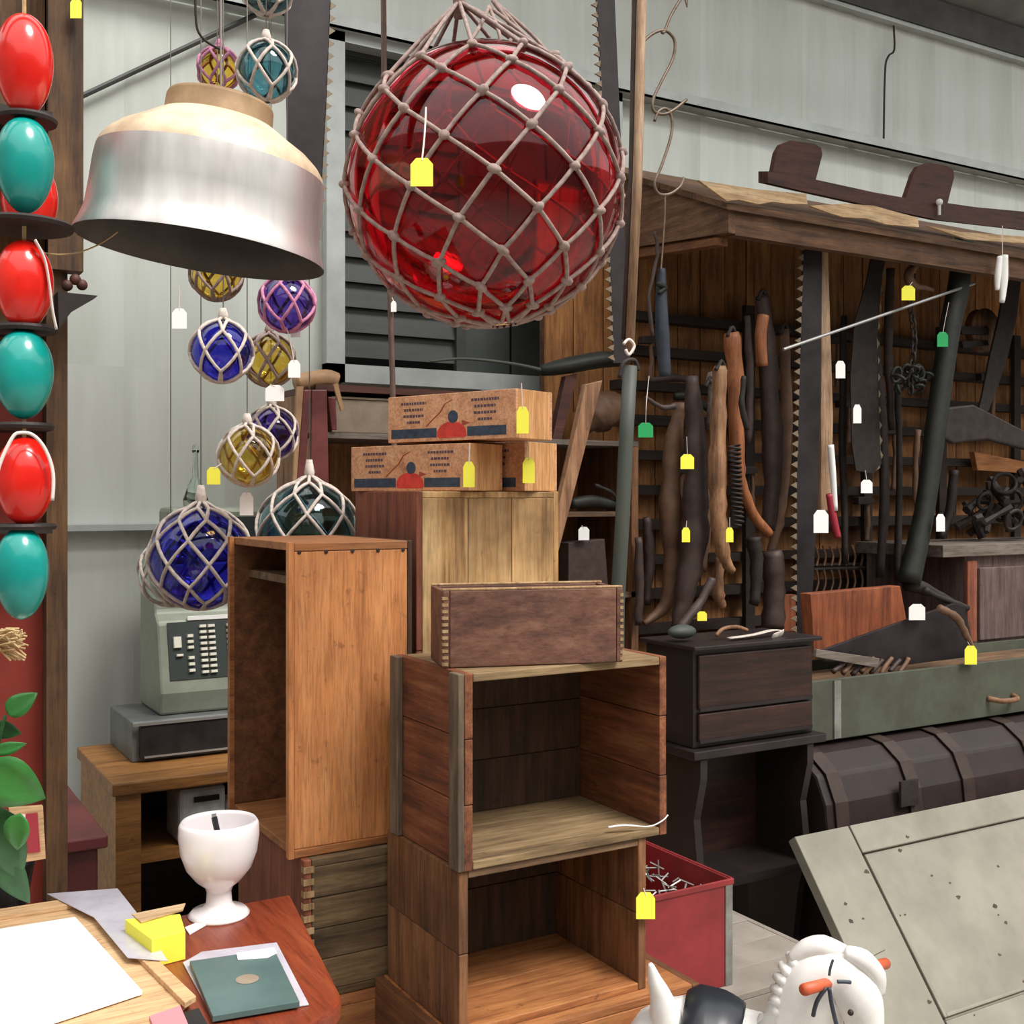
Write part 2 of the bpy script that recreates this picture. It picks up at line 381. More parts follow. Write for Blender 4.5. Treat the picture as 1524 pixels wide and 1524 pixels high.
# window with louvres
win = struct(MB().box(WX0 - .05, WX0 + .02, WY - .05, WY + .03, WZ0 - .05, WZ1 + .03).box(WX1 - .02, WX1 + .05, WY - .05, WY + .03, WZ0 - .05, WZ1 + .03)
             .box(WX0 - .05, WX1 + .05, WY - .05, WY + .03, WZ0 - .05, WZ0 + .015).box(WX0 - .05, WX1 + .05, WY - .05, WY + .03, WZ1 - .02, WZ1 + .03)
             .build('window_1', 'girt'), 'large dark louvred window in a grey steel frame')
MB().box(WX0 - .1, WX1 + .1, WY + .16, WY + .18, WZ0 - .1, WZ1 + .1).build('back_board', 'voiddark', win)  # added dark sheet whose colour stands for the darkness behind the window
xm = WX0 + .52
MB().box(xm - .02, xm + .02, WY + .0, WY + .03, WZ0, WZ1).build('mullion', 'darksteel', win)
for i in range(13):
    z = WZ0 + .05 + i * .092
    MB().hexa([(WX0 + .02, WY + .01, z), (xm - .02, WY + .01, z), (xm - .02, WY + .03, z + .090), (WX0 + .02, WY + .03, z + .090)],
              [(WX0 + .02, WY + .018, z), (xm - .02, WY + .018, z), (xm - .02, WY + .036, z + .090), (WX0 + .02, WY + .036, z + .090)]).build('louvre_slat', 'louvre', win)
for i in range(3):
    for j in range(3):
        a = xm + .02 + i * (WX1 - .02 - xm - .02) / 3; b = a + (WX1 - .02 - xm - .02) / 3
        z0 = WZ0 + .015 + j * (WZ1 - .02 - WZ0 - .015) / 3; z1 = z0 + (WZ1 - .02 - WZ0 - .015) / 3
        MB().box(a + .006, b - .006, WY + .02, WY + .026, z0 + .006, z1 - .006).build('pane', 'paneglass', win)
MB().box(xm + .02, WX1 - .02, WY + .018, WY + .032, WZ0 + .39, WZ0 + .405).box(xm + .02, WX1 - .02, WY + .018, WY + .032, WZ0 + .775, WZ0 + .79).build('glazing_bar', 'darksteel', win)
c = PY(850, 503, WY + .012)
MB().lathe([(.001, 0), (.02, .004), (.05, .004), (.066, 0)], c, 28, Matrix.Rotation(math.pi / 2, 3, 'X')).build('round_vent_disc', 'frost', win, smooth=True)
# diagonal brace rod
tag(MB().tube([PY(60, 172, WY - .03), PY(380, 22, WY - .03)], .009, 8).build('wall_brace_rod', 'darksteel'), 'thin dark brace rod slanting across the pale back wall', 'rod')

# ================================================================== STALL (tool display)
SY = 3.70
stall = struct(MB().box(2.32, 6.3, SY, SY + .03, .02, 2.72).build('wall_stall', 'canopy', origin=(2.3, SY, 0)), 'wooden back wall of the tool stall')
xx = 2.32; i = 0
while xx < 6.2:
    wv = .115 + random.random() * .04
    MB().box(xx + .002, xx + wv - .003, SY - .012 - random.random() * .005, SY, .1, 2.70).build('plank', 'stallplank', stall); xx += wv
for k in range(10):
    z = 2.20 - k * .138
    z0 = 2.62 if z < 1.72 and k < 6 else 2.75
    MB().box(2.56 + random.uniform(0, .1), 6.1, SY - .075, SY - .012, z, z + .033 + .008 * random.random()).build('rail', 'rail', stall)
for xv in (3.25, 3.95, 4.45, 5.0):
    MB().box(xv, xv + .05, SY - .10, SY - .076, .95, 2.3).build('upright', 'rail', stall)
CXL = 2.62
can = thing('stall_canopy', 'dark timber canopy over the tool stall with pale splintered front edge', 'canopy', (CXL, 3.0, 2.4))
def cz(y): return 2.49 + (y - 3.0) * .42
ys = [2.97, 3.16, 3.35, 3.54, 3.73, 3.88]
for k in range(5):
    a, b = ys[k] + .003, ys[k + 1] - .003
    MB().hexa([(CXL - .02, a, cz(a)), (6.4, a, cz(a)), (6.4, b, cz(b)), (CXL - .02, b, cz(b))],
              [(CXL - .02, a, cz(a) + .022), (6.4, a, cz(a) + .022), (6.4, b, cz(b) + .022), (CXL - .02, b, cz(b) + .022)]).build('roof_board', 'canopy', can)
MB().prism([(CXL, 2.99, 2.405), (CXL, 3.88, 2.49), (CXL, 3.88, cz(3.88)), (CXL, 2.99, cz(2.99))], (.03, 0, 0)).build('end_board', 'canopyY', can)
MB().box(CXL + .03, 6.4, 2.99, 3.03, 2.40, 2.488).build('front_beam', 'canopy', can)
MB().prism([(CXL + .0, 3.05, 2.375), (CXL, 3.7, 2.43), (CXL, 3.7, 2.46), (CXL, 3.05, 2.40)], (.05, 0, 0)).build('lower_rail', 'orangeY', can)
MB().prism(pxpts([(1040, 268), (1120, 281), (1200, 289), (1202, 304), (1172, 303), (1150, 300), (1130, 304), (1100, 297), (1082, 299)], 2.955), (0, .012, 0)).build('splinter', 'ply', can)
MB().prism(pxpts([(1205, 306), (1260, 303), (1300, 306), (1366, 324), (1368, 338), (1320, 334), (1290, 325), (1255, 323), (1232, 316)], 2.955), (0, .012, 0)).build('splinter', 'ply', can)
MB().prism(pxpts([(1380, 336), (1430, 345), (1524, 352), (1600, 362), (1600, 372), (1524, 362), (1440, 356)], 2.955), (0, .012, 0)).build('splinter', 'ply', can)
MB().box(5.2, 5.28, 3.0, 3.07, 0, 2.40).build('post', 'canopy', can)
# upturned bench on canopy
bn = thing('upturned_bench', 'dark red wooden bench lying upside down on the stall canopy', 'bench', PY(1300, 300, 3.12))
MB().prism(pxpts([(1143, 255), (1190, 262), (1300, 286), (1400, 304), (1540, 322), (1620, 330), (1620, 352), (1540, 344), (1400, 328), (1290, 305), (1190, 283), (1143, 272)], 3.06), (0, .05, .012)).build('seat', 'bench', bn)
MB().prism(pxpts([(1149, 262), (1156, 226), (1163, 214), (1176, 209), (1212, 214), (1222, 220), (1224, 230), (1212, 276)], 3.07), (0, .022, 0)).build('leg', 'bench', bn)
MB().prism(pxpts([(1346, 300), (1360, 258), (1367, 247), (1380, 242), (1410, 247), (1419, 254), (1420, 264), (1407, 316)], 3.07), (0, .022, 0)).build('leg', 'bench', bn)
MB().prism(pxpts([(1395, 300), (1450, 308), (1600, 322), (1600, 332), (1440, 318), (1395, 310)], 3.16), (0, .03, 0)).build('stretcher', 'bench', bn)
MB().ball(PY(1398, 301, 3.045), .014, 12, 8).build('white_knob', 'white', bn, smooth=True)
MB().tube([PY(1398, 305, 3.045), PY(1398, 320, 3.05)], .006, 8).build('knob_stem', 'white', bn)

# ---------------------------------------------------------------- hanging tools
def plate(name, pts, Y, th, mat, label, cat, group=None, parent=None, bevel=.002):
    o = MB().prism(pxpts(pts, Y), (0, th, 0)).build(name, mat, parent, bevel=bevel)
    if parent is None: tag(o, label, cat, group)
    return o
def limb(name, pts, radii, Y, mat, label=None, cat=None, parent=None, n=10, flat=.6, group=None):
    P = smoothpath([PY(x, y, Y) if len(q) == 0 else PY(x, y, q[0]) for x, y, *q in pts], 5)
    k = DY(pts[0][0], Y) / F; R = smoothvals([r * k for r in radii], 5)
    if mat in ('leather', 'leatherlt', 'rustdark', 'hame', 'hameorange'):
        R = [r * random.uniform(.86, 1.12) for r in R]; P = [p + Vector((random.uniform(-.003, .003), 0, 0)) for p in P]
    o = MB().tube(P, R, n).build(name, mat, parent, smooth=True)
    if parent is None: tag(o, label, cat, group)
    return o
def saw(name, spine, toothed, Y, mat, label, side=-1, tl=7, tw=11, th=.006, tooth_mat='toothsteel'):
    """spine: list of px (one edge), toothed: list of px (other edge); teeth stand along the toothed edge"""
    t = thing(name, label, 'saw', PY(spine[-1][0], spine[-1][1], Y))
    MB().prism(pxpts(list(spine) + list(reversed(toothed)), Y), (0, th, 0)).build('blade', mat, t)
    for a, b in zip(toothed, toothed[1:]):
        L = math.hypot(b[0] - a[0], b[1] - a[1]); n = max(1, int(L / tw))
        for k in range(n):
            f0, f1 = (k + .1) / n, (k + .8) / n
            p0 = (a[0] + (b[0] - a[0]) * f0, a[1] + (b[1] - a[1]) * f0); p1 = (a[0] + (b[0] - a[0]) * f1, a[1] + (b[1] - a[1]) * f1)
            mid = ((p0[0] + p1[0]) / 2 + side * tl, (p0[1] + p1[1]) / 2)
            MB().prism(pxpts([(p0[0] - side, p0[1]), mid, (p1[0] - side, p1[1])], Y), (0, th, 0)).build('tooth', tooth_mat, t)
    return t
# big pit saws hanging near the viewer
s1 = saw('pit_saw', [(424, -420), (424, 0), (428, 200), (440, 405)], [(498, -420), (492, 0), (486, 150), (478, 290), (462, 405)], 2.5, 'sawsteel', 'wide dark pit saw blade hanging behind the aluminium lamp shade', 1, 9, 17)
MB().tube([Vector((PY(462, -440, 2.5).x, 2.503, 3.46)), PY(462, -395, 2.503)], .004, 6).build('hanging_wire', 'wire', s1)
s2 = saw('pit_saw', [(912, -300), (915, 0), (926, 250), (938, 540)], [(882, -300), (888, 0), (902, 250), (914, 540)], 2.62, 'sawsteel', 'narrow dark pit saw hanging beside the big red glass float', -1, 8, 14)
# tools in the stall, plane by plane
TY = 3.12
s3 = saw('crosscut_saw', [(1224, 345), (1222, 560), (1216, 760), (1206, 945)], [(1197, 345), (1192, 500), (1186, 700), (1186, 945)], TY, 'sawsteel', 'long dark crosscut saw hanging above the black drawer cabinet', -1, 8, 15)
plate('grey_plank', [(1222, 356), (1232, 356), (1240, 620), (1238, 760), (1222, 760)], TY + .03, .03, 'polewood', 'narrow weathered plank behind the long crosscut saw', 'plank')
s4 = saw('curved_saw', [(1300, 365), (1290, 420), (1272, 480), (1266, 560), (1268, 660), (1274, 700)], [(1322, 365), (1312, 420), (1306, 500), (1308, 600), (1312, 690), (1300, 705)], TY + .12, 'rustdark', 'broad curved rusty saw blade under the canopy', 1, 3, 22)
limb('iron_bar', [(1302, 500), (1316, 700), (1310, 860)], [7, 8, 6], TY + .16, 'rustdark', 'upright rusted iron bar below the curved saw', 'bar')
limb('iron_bar', [(1336, 560), (1338, 700), (1336, 862)], [5, 5, 5], TY + .2, 'rustdark', 'slim rusted bar between the curved saw and the plough beam', 'bar')
pb = thing('plough_beam', 'heavy dark iron plough beam leaning down from the canopy', 'plough', PY(1350, 870, TY))
limb('beam', [(1436, 350), (1428, 420), (1412, 500), (1392, 640), (1376, 760), (1352, 868)], [15, 17, 16, 16, 15, 18], TY - .02, 'darkgreen', parent=pb, n=6)
limb('share', [(1352, 868), (1385, 880), (1425, 900)], [15, 9, 4], TY - .02, 'rustdark', parent=pb)
MB().prism(pxpts([(1392, 645), (1412, 606), (1450, 602), (1524, 640), (1600, 668), (1600, 688), (1524, 668), (1470, 654), (1420, 660)], TY - .03), (0, .03, 0)).build('plough_arm', 'rustdark', pb, bevel=.008)
plate('curved_sickle', [(1500, 395), (1522, 400), (1514, 470), (1498, 540), (1476, 600), (1456, 645), (1450, 640), (1462, 590), (1474, 530), (1488, 470)], TY + .2, .012, 'rustdark', 'dark curved sickle hanging beyond the plough beam', 'sickle')
pu = thing('wooden_pulley', 'round pale wooden pulley with iron strap beside the plough beam', 'pulley', PY(1465, 505, TY + .3))
MB().lathe([(.02, -.02), (.10, -.02), (.085, 0), (.10, .02), (.02, .02)], PY(1462, 492, TY + .3), 26, Matrix.Rotation(math.pi / 2, 3, 'X')).build('wheel', 'hame', pu, smooth=True)
MB().prism(pxpts([(1430, 485), (1470, 488), (1472, 498), (1432, 497)], TY + .26), (0, .02, 0)).prism(pxpts([(1432, 508), (1470, 506), (1472, 514), (1434, 518)], TY + .26), (0, .02, 0)).build('strap', 'rustdark', pu)
# chain bundle with tag
ch = thing('hanging_chain', 'dark iron chain dangling under the canopy with a bundle of links below', 'chain', PY(1355, 590, TY))
for k in range(15):
    y0 = 412 + k * 12; cx_ = 1358 - 3 * math.sin(k * .6)
    c0 = PY(cx_, y0, TY); r0 = .018
    ang = 0 if k % 2 else math.pi / 2
    pts = [c0 + Vector((math.cos(ang) * r0 * .6 * math.cos(q), math.sin(ang) * r0 * .6 * math.cos(q), r0 * 1.15 * math.sin(q))) for q in [2 * math.pi * j / 12 for j in range(13)]]
    MB().tube(pts, .0045, 6, False).build('link', 'rustdark', ch, smooth=True)
for k in range(14):
    a = random.uniform(0, 6.28); c0 = PY(1355 + random.uniform(-26, 26), 562 + random.uniform(-16, 18), TY + random.uniform(-.03, .03))
    u = Vector((random.gauss(0, 1), random.gauss(0, 1), random.gauss(0, 1))).normalized(); v = u.cross(Vector((.3, .8, .5))).normalized()
    pts = [c0 + u * (.03 * math.cos(q)) + v * (.02 * math.sin(q)) for q in [2 * math.pi * j / 12 for j in range(13)]]
    MB().tube(pts, .006, 6, False).build('link', 'darkgreen', ch, smooth=True)
MB().tube(pxpts([(1362, 383), (1356, 392), (1358, 408)], TY), .012, 8).build('clip', 'chrome', ch, smooth=True)
limb('strap', [(1362, 395), (1352, 410), (1360, 425), (1376, 428), (1388, 432)], [6, 7, 7, 4, 3], TY - .01, 'leatherlt', parent=ch)
tag(MB().tube([PY(1166, 520, TY - .05), PY(1450, 422, TY - .05)], .006, 8).build('steel_rod', 'chrome'), 'thin bright steel rod slanting across the hanging tools', 'rod')
# harness, hames
b1 = thing('leather_bridle', 'blue black leather bridle hanging at the corner of the stall', 'bridle', PY(985, 570, TY))
limb('strap', [(985, 400), (984, 440), (986, 500), (990, 560)], [6, 9, 11, 9], TY, 'bluesteel', parent=b1)
limb('strap', [(974, 345), (978, 380), (966, 440), (972, 500)], [2.5, 3, 3, 3], TY, 'leather', parent=b1)
limb('buckle', [(978, 422), (990, 428), (980, 436)], [4, 4, 3], TY - .02, 'darkgreen', parent=b1)
limb('strap', [(960, 590), (985, 606), (1004, 604)], [3, 4, 5], TY - .02, 'leather', parent=b1)
hz = [
 ('hame', [(1072, 545), (1070, 600), (1068, 700), (1070, 780), (1078, 830), (1090, 850)], [10, 12, 14, 13, 10, 6], 'hame', 'pale worn curved hame with a grey tip, hung in the stall'),
 ('hame', [(1088, 495), (1094, 560), (1096, 660), (1104, 720), (1122, 768), (1146, 795)], [12, 13, 12, 9, 9, 7], 'hameorange', 'orange curved hame bending out to the right above the cabinet'),
 ('hame', [(1134, 440), (1140, 500), (1146, 600), (1150, 700), (1144, 790)], [9, 13, 16, 16, 9], 'leather', 'thick dark leather covered hame beside the orange hame'),
 ('hame', [(1166, 490), (1170, 600), (1168, 700), (1158, 780), (1144, 830)], [7, 9, 9, 8, 6], 'leatherlt', 'slim brown hame next to the toothed edge of the long saw'),
 ('hame', [(1056, 570), (1062, 560), (1058, 640)], [7, 8, 7], 'greytop', 'short grey wooden peg handle among the hames'),
]
hY = [TY, TY + .06, TY + .14, TY + .22, TY + .12]
for k, (n_, p_, r_, m_, l_) in enumerate(hz):
    h = thing('hame', l_, 'hame', PY(p_[-1][0], p_[-1][1], hY[k]), 'harness hames in the stall')
    limb('shaft', p_, r_, hY[k], m_, parent=h)
    limb('iron_ring', [(p_[0][0] - 6, p_[0][1] + 6), (p_[0][0] + 2, p_[0][1] - 8), (p_[0][0] + 9, p_[0][1] + 6)], [3, 3, 3], hY[k] - .01, 'rustdark', parent=h)
ho = MB().tube(smoothpath(pxpts([(1136, 470), (1132, 500), (1134, 545)], TY + .05)), [.022 * 1.0] * 11, 10).build('leather_pad', 'hameorange', smooth=True)
tag(ho, 'bright orange leather pad strapped on the dark hame', 'pad')
hc = [
 ([(1012, 600), (1000, 680), (998, 760), (1002, 840), (990, 900), (958, 928)], [10, 14, 17, 16, 10, 4], 'leatherlt', 'brown horse collar half sweeping down to a pointed tip'),
 ([(1030, 560), (1034, 640), (1036, 720), (1032, 800), (1020, 880), (1006, 935)], [10, 16, 20, 22, 16, 7], 'leather', 'thick dark leather horse collar half with wrinkled padding'),
 ([(1072, 830), (1068, 880), (1076, 905)], [8, 10, 6], 'hame', 'pale lower tip of a wooden hame hanging over the cabinet'),
 ([(1060, 860), (1040, 900), (1010, 936)], [6, 8, 7], 'leather', 'dark strap end trailing onto the cabinet top'),
]
for k, (p_, r_, m_, l_) in enumerate(hc):
    limb('horse_collar' if k < 2 else 'harness_piece', p_, r_, [TY + .20, TY + .10, TY + .06, TY - .02][k], m_, l_, 'harness', group=None)
limb('black_strap', [(968, 566), (1000, 562), (1030, 566)], [5, 6, 5], TY + .3, 'leather', 'short black strap roll on the stall rail', 'strap')
limb('black_strap', [(1005, 590), (1030, 592), (1058, 612)], [6, 7, 4], TY + .28, 'darkgreen', 'dark iron hook piece beside the hames', 'hook')
limb('harness_chain', [(1108, 560), (1104, 600), (1112, 640)], [4, 5, 4], TY - .05, 'rustdark', 'small dark trace chain hanging between hames', 'chain')
limb('harness_pad', [(1120, 800), (1126, 840), (1122, 900)], [12, 10, 8], TY + .05, 'rustdark', 'dark iron screw clamp hanging behind the hames', 'clamp')
limb('tool_roll', [(1150, 820), (1152, 880), (1150, 935)], [14, 18, 16], TY + .06, 'leather', 'dark leather tool roll standing behind the cabinet', 'roll')
plate('terracotta_tile', [(1152, 885), (1186, 885), (1190, 940), (1150, 940)], TY + .12, .03, 'redbrick', 'red brown block between the tool roll and long saw', 'block')
for k, (p_, r_, l_) in enumerate([([(950, 800), (952, 870), (950, 930)], [6, 8, 6], 'narrow brown strap beside the green grey pole'), ([(1112, 470), (1116, 560), (1114, 660)], [5, 6, 5], 'narrow black strap behind the orange hame')]):
    limb('narrow_strap', p_, r_, TY + .15, 'leather', l_, 'strap')
sp_ = [PY(1093, 662, TY - .04).lerp(PY(1098, 782, TY - .04), i / 160) + RT * (.020 * math.cos(i * .7)) + FW * (.02 * math.sin(i * .7)) for i in range(161)]
tag(MB().tube(sp_, .0045, 5).build('coil_spring', 'rustdark', smooth=True), 'dark iron coil spring hanging between two pale hames', 'spring')
for (p_, r_, m_, l_) in [([(1256, 470), (1254, 640), (1258, 840)], [5, 6, 5], 'rustdark', 'dark iron bar standing left of the curved saw'), ([(1326, 400), (1322, 520), (1328, 640)], [6, 7, 5], 'leather', 'dark leather trace hanging right of the curved saw'),
                         ([(1366, 640), (1362, 720), (1368, 788)], [5, 4, 5], 'leatherlt', 'brown wooden handle hanging under the chain bundle'), ([(1420, 700), (1414, 760), (1400, 800)], [7, 8, 5], 'rustdark', 'short dark iron shoe beside the iron heap'),
                         ([(962, 770), (966, 830), (962, 900)], [6, 9, 6], 'leather', 'dark strap coil low at the left of the stall'), ([(1046, 700), (1050, 780), (1044, 850)], [7, 9, 7], 'leatherlt', 'brown padded strap hanging between collar and hame')]:
    limb('hanging_tool', p_, r_, TY + .24, m_, l_, 'tool')
for k, (xa, l_) in enumerate([(1006, 'left'), (1044, 'right')]):
    pass
for k, (hx, hy, hl_, hw) in enumerate([(1246, 505, 70, 12), (1330, 640, 90, 13), (1262, 600, 60, 11), (1476, 560, 80, 15), (1392, 560, 70, 12), (1012, 700, 80, 13), (1118, 700, 70, 11), (1290, 745, 60, 12), (968, 505, 60, 11)]):
    hm = thing('hammer', 'dark old hammer hanging on the rack rails', 'hammer', PY(hx, hy + hl_, SY - .13), 'hammers on the rack rails')
    limb('handle', [(hx, hy), (hx + 2, hy + hl_ * .5), (hx - 1, hy + hl_)], [3, 3.5, 4], SY - .13, 'leatherlt', parent=hm)
    MB().prism(pxpts([(hx - hw, hy - 5), (hx + hw * .5, hy - 6), (hx + hw, hy - 2), (hx + hw, hy + 3), (hx + hw * .4, hy + 6), (hx - hw, hy + 6)], SY - .15), (0, .035, 0)).build('head', 'rustdark', hm, bevel=.004)
# rake heads on the back wall
for k, (ya, yb, l_) in enumerate([(845, 812, 'upper row of curved rake teeth on a dark bar'), (848, 884, 'lower row of curved rake teeth pointing down from a dark bar')]):
    rk = thing('rake_head', l_, 'rake', PY(1250, 848, SY - .13 - .04 * k))
    Yk = SY - .13 - .03 * k
    MB().tube(pxpts([(1198, 842 + 6 * k), (1330, 838 + 6 * k)], Yk), .009, 8).build('bar', 'rustdark', rk)
    for q in range(11):
        xq = 1204 + q * 11
        MB().tube(smoothpath(pxpts([(xq, 842 + 6 * k), (xq + 3, (ya + yb) / 2), (xq - 2, yb)], Yk - .01), 3), .005, 6).build('tine', 'hame' if k == 0 else 'leatherlt', rk)
lv = thing('red_white_tool', 'red and white painted handle hanging beside the long saw', 'tool', PY(1243, 800, TY))
limb('white_shaft', [(1236, 662), (1239, 700), (1243, 760)], [5, 5, 4], TY - .02, 'white', parent=lv)
limb('red_end', [(1234, 735), (1240, 770), (1247, 800)], [5, 6, 5], TY - .01, 'redtag', parent=lv)
# glove-like white rags
wr = thing('white_rag', 'pair of white cloth strips dangling from the canopy edge', 'rag', PY(1490, 450, 2.94))
MB().tube(pxpts([(1492, 336), (1492, 385)], 2.94), .002, 6).build('string', 'string', wr)
limb('strip', [(1488, 382), (1485, 410), (1484, 432)], [4, 5, 3], 2.94, 'white', parent=wr)
limb('strip', [(1494, 380), (1494, 415), (1491, 450)], [6, 6, 4], 2.935, 'white', parent=wr)
# lumps on the right shelf
ih = thing('iron_heap', 'heap of blackened iron fittings on the grey cupboard', 'ironwork', PY(1480, 803, 3.3))
for k in range(46):
    px, py = random.uniform(1440, 1580), random.uniform(700, 792)
    if py < 790 - (px - 1400) * 1.1: continue
    Yk = random.uniform(3.2, 3.42); c0 = PY(px, py, Yk); c0.z = max(c0.z, PY(1440, 828, 3.125).z + .145)
    if k % 4 == 0:
        u = Vector((random.gauss(0, 1), random.gauss(0, .5), random.gauss(0, 1))).normalized(); v = u.cross(Vector((.2, 1, .3))).normalized(); r0 = random.uniform(.03, .06)
        MB().tube([c0 + u * r0 * math.cos(q) + v * r0 * math.sin(q) for q in [2 * math.pi * j / 14 for j in range(15)]], .009, 6, False).build('iron_ring', 'rustdark', ih, smooth=True)
    else:
        dv_ = Vector((random.gauss(0, 1), random.gauss(0, .4), random.gauss(0, .5))).normalized() * random.uniform(.04, .10)
        MB().tube([c0 - dv_, c0 + Vector((0, 0, random.uniform(-.02, .03))), c0 + dv_], [random.uniform(.010, .022) for _ in range(3)], 6).build('iron_piece', 'rustdark' if k % 3 else 'leather', ih)
plate('orange_board', [(1450, 672), (1540, 690), (1540, 705), (1455, 700)], SY - .14, .03, 'orangeX', 'short orange board on the stall shelf right of the plough', 'board')

# ---------------------------------------------------------------- tags
def pxtag(px, py, Y, w_, h_, mat, label, string=None, group=None):
    k = DY(px, Y) / F; c0 = PY(px, py, Y)
    t = thing('price_tag', label, 'price tag', c0 + Vector((0, 0, -h_ * k / 2)), group)
    a, b = w_ / 2, h_ / 2
    MB().prism(pxpts([(px - a, py + b), (px + a, py + b), (px + a, py - b * .55), (px + a * .5, py - b), (px - a * .5, py - b), (px - a, py - b * .55)], Y), (0, .0015, 0)).build('card', mat, t)
    if string:
        P = [PY(px, py - b * .8, Y)] + [PY(*q) if len(q) == 3 else PY(q[0], q[1], Y) for q in string]
        MB().tube(smoothpath(P, 4) if len(P) > 2 else P, .0011, 5).build('string', 'string', t)
    return t

# ================================================================== NETTED GLASS FLOATS
def netted(name, label, c, R, gmat, rope, N, rows, rr, roll=0, yaw=0, ztop=3.24, neck=1.55, knots=False, topx=None, group='netted glass floats on ropes', conef=.27):
    c = Vector(c)
    t = thing(name, label, 'glass float', c - Vector((0, 0, R)), group)
    Rm = Matrix.Rotation(-YAW, 3, 'Z') @ Matrix.Rotation(roll, 3, 'Y') @ Matrix.Rotation(yaw, 3, 'Z')
    MB().ball(c, R, 40, 24).ball(c, R * .965, 40, 24, flip=True).build('glass_ball', gmat, t, smooth=True, merge=True)
    Rn = R + rr
    def pt(u, k):     # u: 0 top .. 1 bottom
        th = math.pi * (conef + (1 - conef - .03) * u) if u >= 0 else math.pi * conef
        a = 2 * math.pi * k / N
        return c + Rm @ Vector((Rn * math.sin(th) * math.cos(a), Rn * math.sin(th) * math.sin(a), Rn * math.cos(th)))
    apex = c + Rm @ Vector((0, 0, R * neck))
    m = MB(); kn = []
    def cord(p, q):
        mids = [p]
        for j in (1, 2):
            v_ = p.lerp(q, j / 3) - c; mids.append(c + v_.normalized() * Rn)
        mids.append(q); m.tube(mids, rr, 6, False)
    for i in range(rows):
        for k in range(N):
            k0 = k + .5 * (i % 2); p = pt(i / rows, k0); kn.append(p)
            for dk in (-.5, .5): cord(p, pt((i + 1) / rows, k0 + dk))
    for k in range(N):    # gather to the apex
        m.tube([pt(0, k), pt(0, k).lerp(apex, .5) + (pt(0, k) - c).normalized() * R * .01, apex], rr, 6, False)
    nm = m.build('net', rope, t, smooth=True)
    if knots:
        km = MB().ball((0, 0, 0), rr * 2.1, 8, 6)
        first = None
        for p in kn:
            if first is None:
                o = MB().ball(p, rr * 2.5, 8, 6, (1.3, 1, .8)).build('knot', rope, t, smooth=True)
                o.data.transform(Matrix.Translation(-(p - ORG[t.name]))); first = o; o.location = p - ORG[t.name]
            else:
                o = first.copy(); COL.objects.link(o); o.parent = t; o.location = p - ORG[t.name]
            o.rotation_euler = (random.uniform(-.6, .6), random.uniform(-.6, .6), random.uniform(0, 3))
    top = Vector((apex.x if topx is None else topx, apex.y, ztop))
    MB().tube([apex - Vector((0, 0, R * .12)), apex + Vector((0, 0, R * .05)), apex + Vector((0, 0, R * .3))], [rr * 2.6, rr * 3.2, rr * 1.8], 8).build('whipping', rope, t, smooth=True)
    MB().tube([apex, apex.lerp(top, .5), top], rr * 1.3 if knots else .0012, 6).build('rope', rope if knots else 'floatline', t, smooth=True)
    MB().lathe([(R * .01, -R * .995), (R * .10, -R * 1.0), (R * .09, -R * 1.015), (R * .01, -R * 1.02)], c, 16, Rm).build('glass_seal', gmat, t, smooth=True)
    return t
rb = PY(722, 277, 1.43)
big = netted('red_glass_float', 'huge red glass fishing float in a knotted rope net', rb, .197, 'redglass', 'rope', 11, 9, .0031, math.radians(-8), .2, 2.60, 1.36, True, None, 'netted glass floats on ropes', .22)
for k in range(3):   # loose loops of cord at the gathering
    a = PY(735 + 10 * k, 75 + 8 * k, 1.40 - .02 * k); b = PY(690 + 60 * k, 40, 1.43)
    MB().tube(smoothpath([PY(728, 10, 1.43), PY(700 + 45 * k, 60, 1.38), PY(640 + 100 * k, 105 + 5 * k, 1.36), PY(760 + 20 * k, 60, 1.40), PY(733, 0, 1.43)], 6), .003, 6).build('loose_cord', 'rope', big, smooth=True)
FY = 2.46
fl = [
 # px, py, r, Y, glass, rope, label
 (397, 106, 42, 2.322, 'tealglass', 'ropelight', 'small dark teal netted glass float above the lamp shade'),
 (325, 103, 30, 2.63, 'amberglass', 'ropepink', 'small amber netted glass float peeking over the lamp shade neck'),
 (398, -18, 38, 2.46, 'darkglass', 'ropelight', 'small dark glass float hung just above the teal one'),
 (322, 408, 37, 2.50, 'amberglass', 'rope', 'amber glass float partly hidden by the lamp shade rim'),
 (427, 452, 40, 2.40, 'violetglass', 'ropepink', 'violet glass float in a pink net below the lamp shade'),
 (330, 523, 44, 2.34, 'blueglass', 'ropelight', 'cobalt blue netted glass float with pale rope'),
 (401, 536, 37, 2.545, 'amberglass', 'rope', 'olive amber glass float behind the cobalt one'),
 (404, 645, 38, 2.65, 'violetglass', 'ropelight', 'dim violet netted glass float behind the yellow one'),
 (370, 678, 43, 2.40, 'amberglass', 'ropelight', 'olive yellow netted glass float above the crates'),
 (299, 830, 74, 2.575, 'blueglass', 'ropelight', 'large cobalt blue netted glass float before the cash register'),
 (256, 852, 48, 2.775, 'clearglass', 'ropelight', 'clear netted glass float tucked behind the large cobalt one'),
 (458, 792, 74, 2.60, 'tealglass', 'ropelight', 'large teal netted glass float rising behind the tall crate'),
]
for k, (px, py, r, Y, gm, rp, lb) in enumerate(fl):
    d = DY(px, Y)
    netted('glass_float', lb, PY(px, py, Y), r * d / F, gm, rp, 8 if r > 60 else 6, 6 if r > 60 else 4, .0042 if r > 60 else .0036, random.uniform(-.05, .05), random.uniform(0, 1), 3.46, 1.16, False, None, 'netted glass floats on ropes', .09)
pxtag(628, 256, 1.20, 33, 42, 'yellow', 'yellow price tag tied to the huge red float', [(632, 200, 1.21), (634, 160, 1.235)])
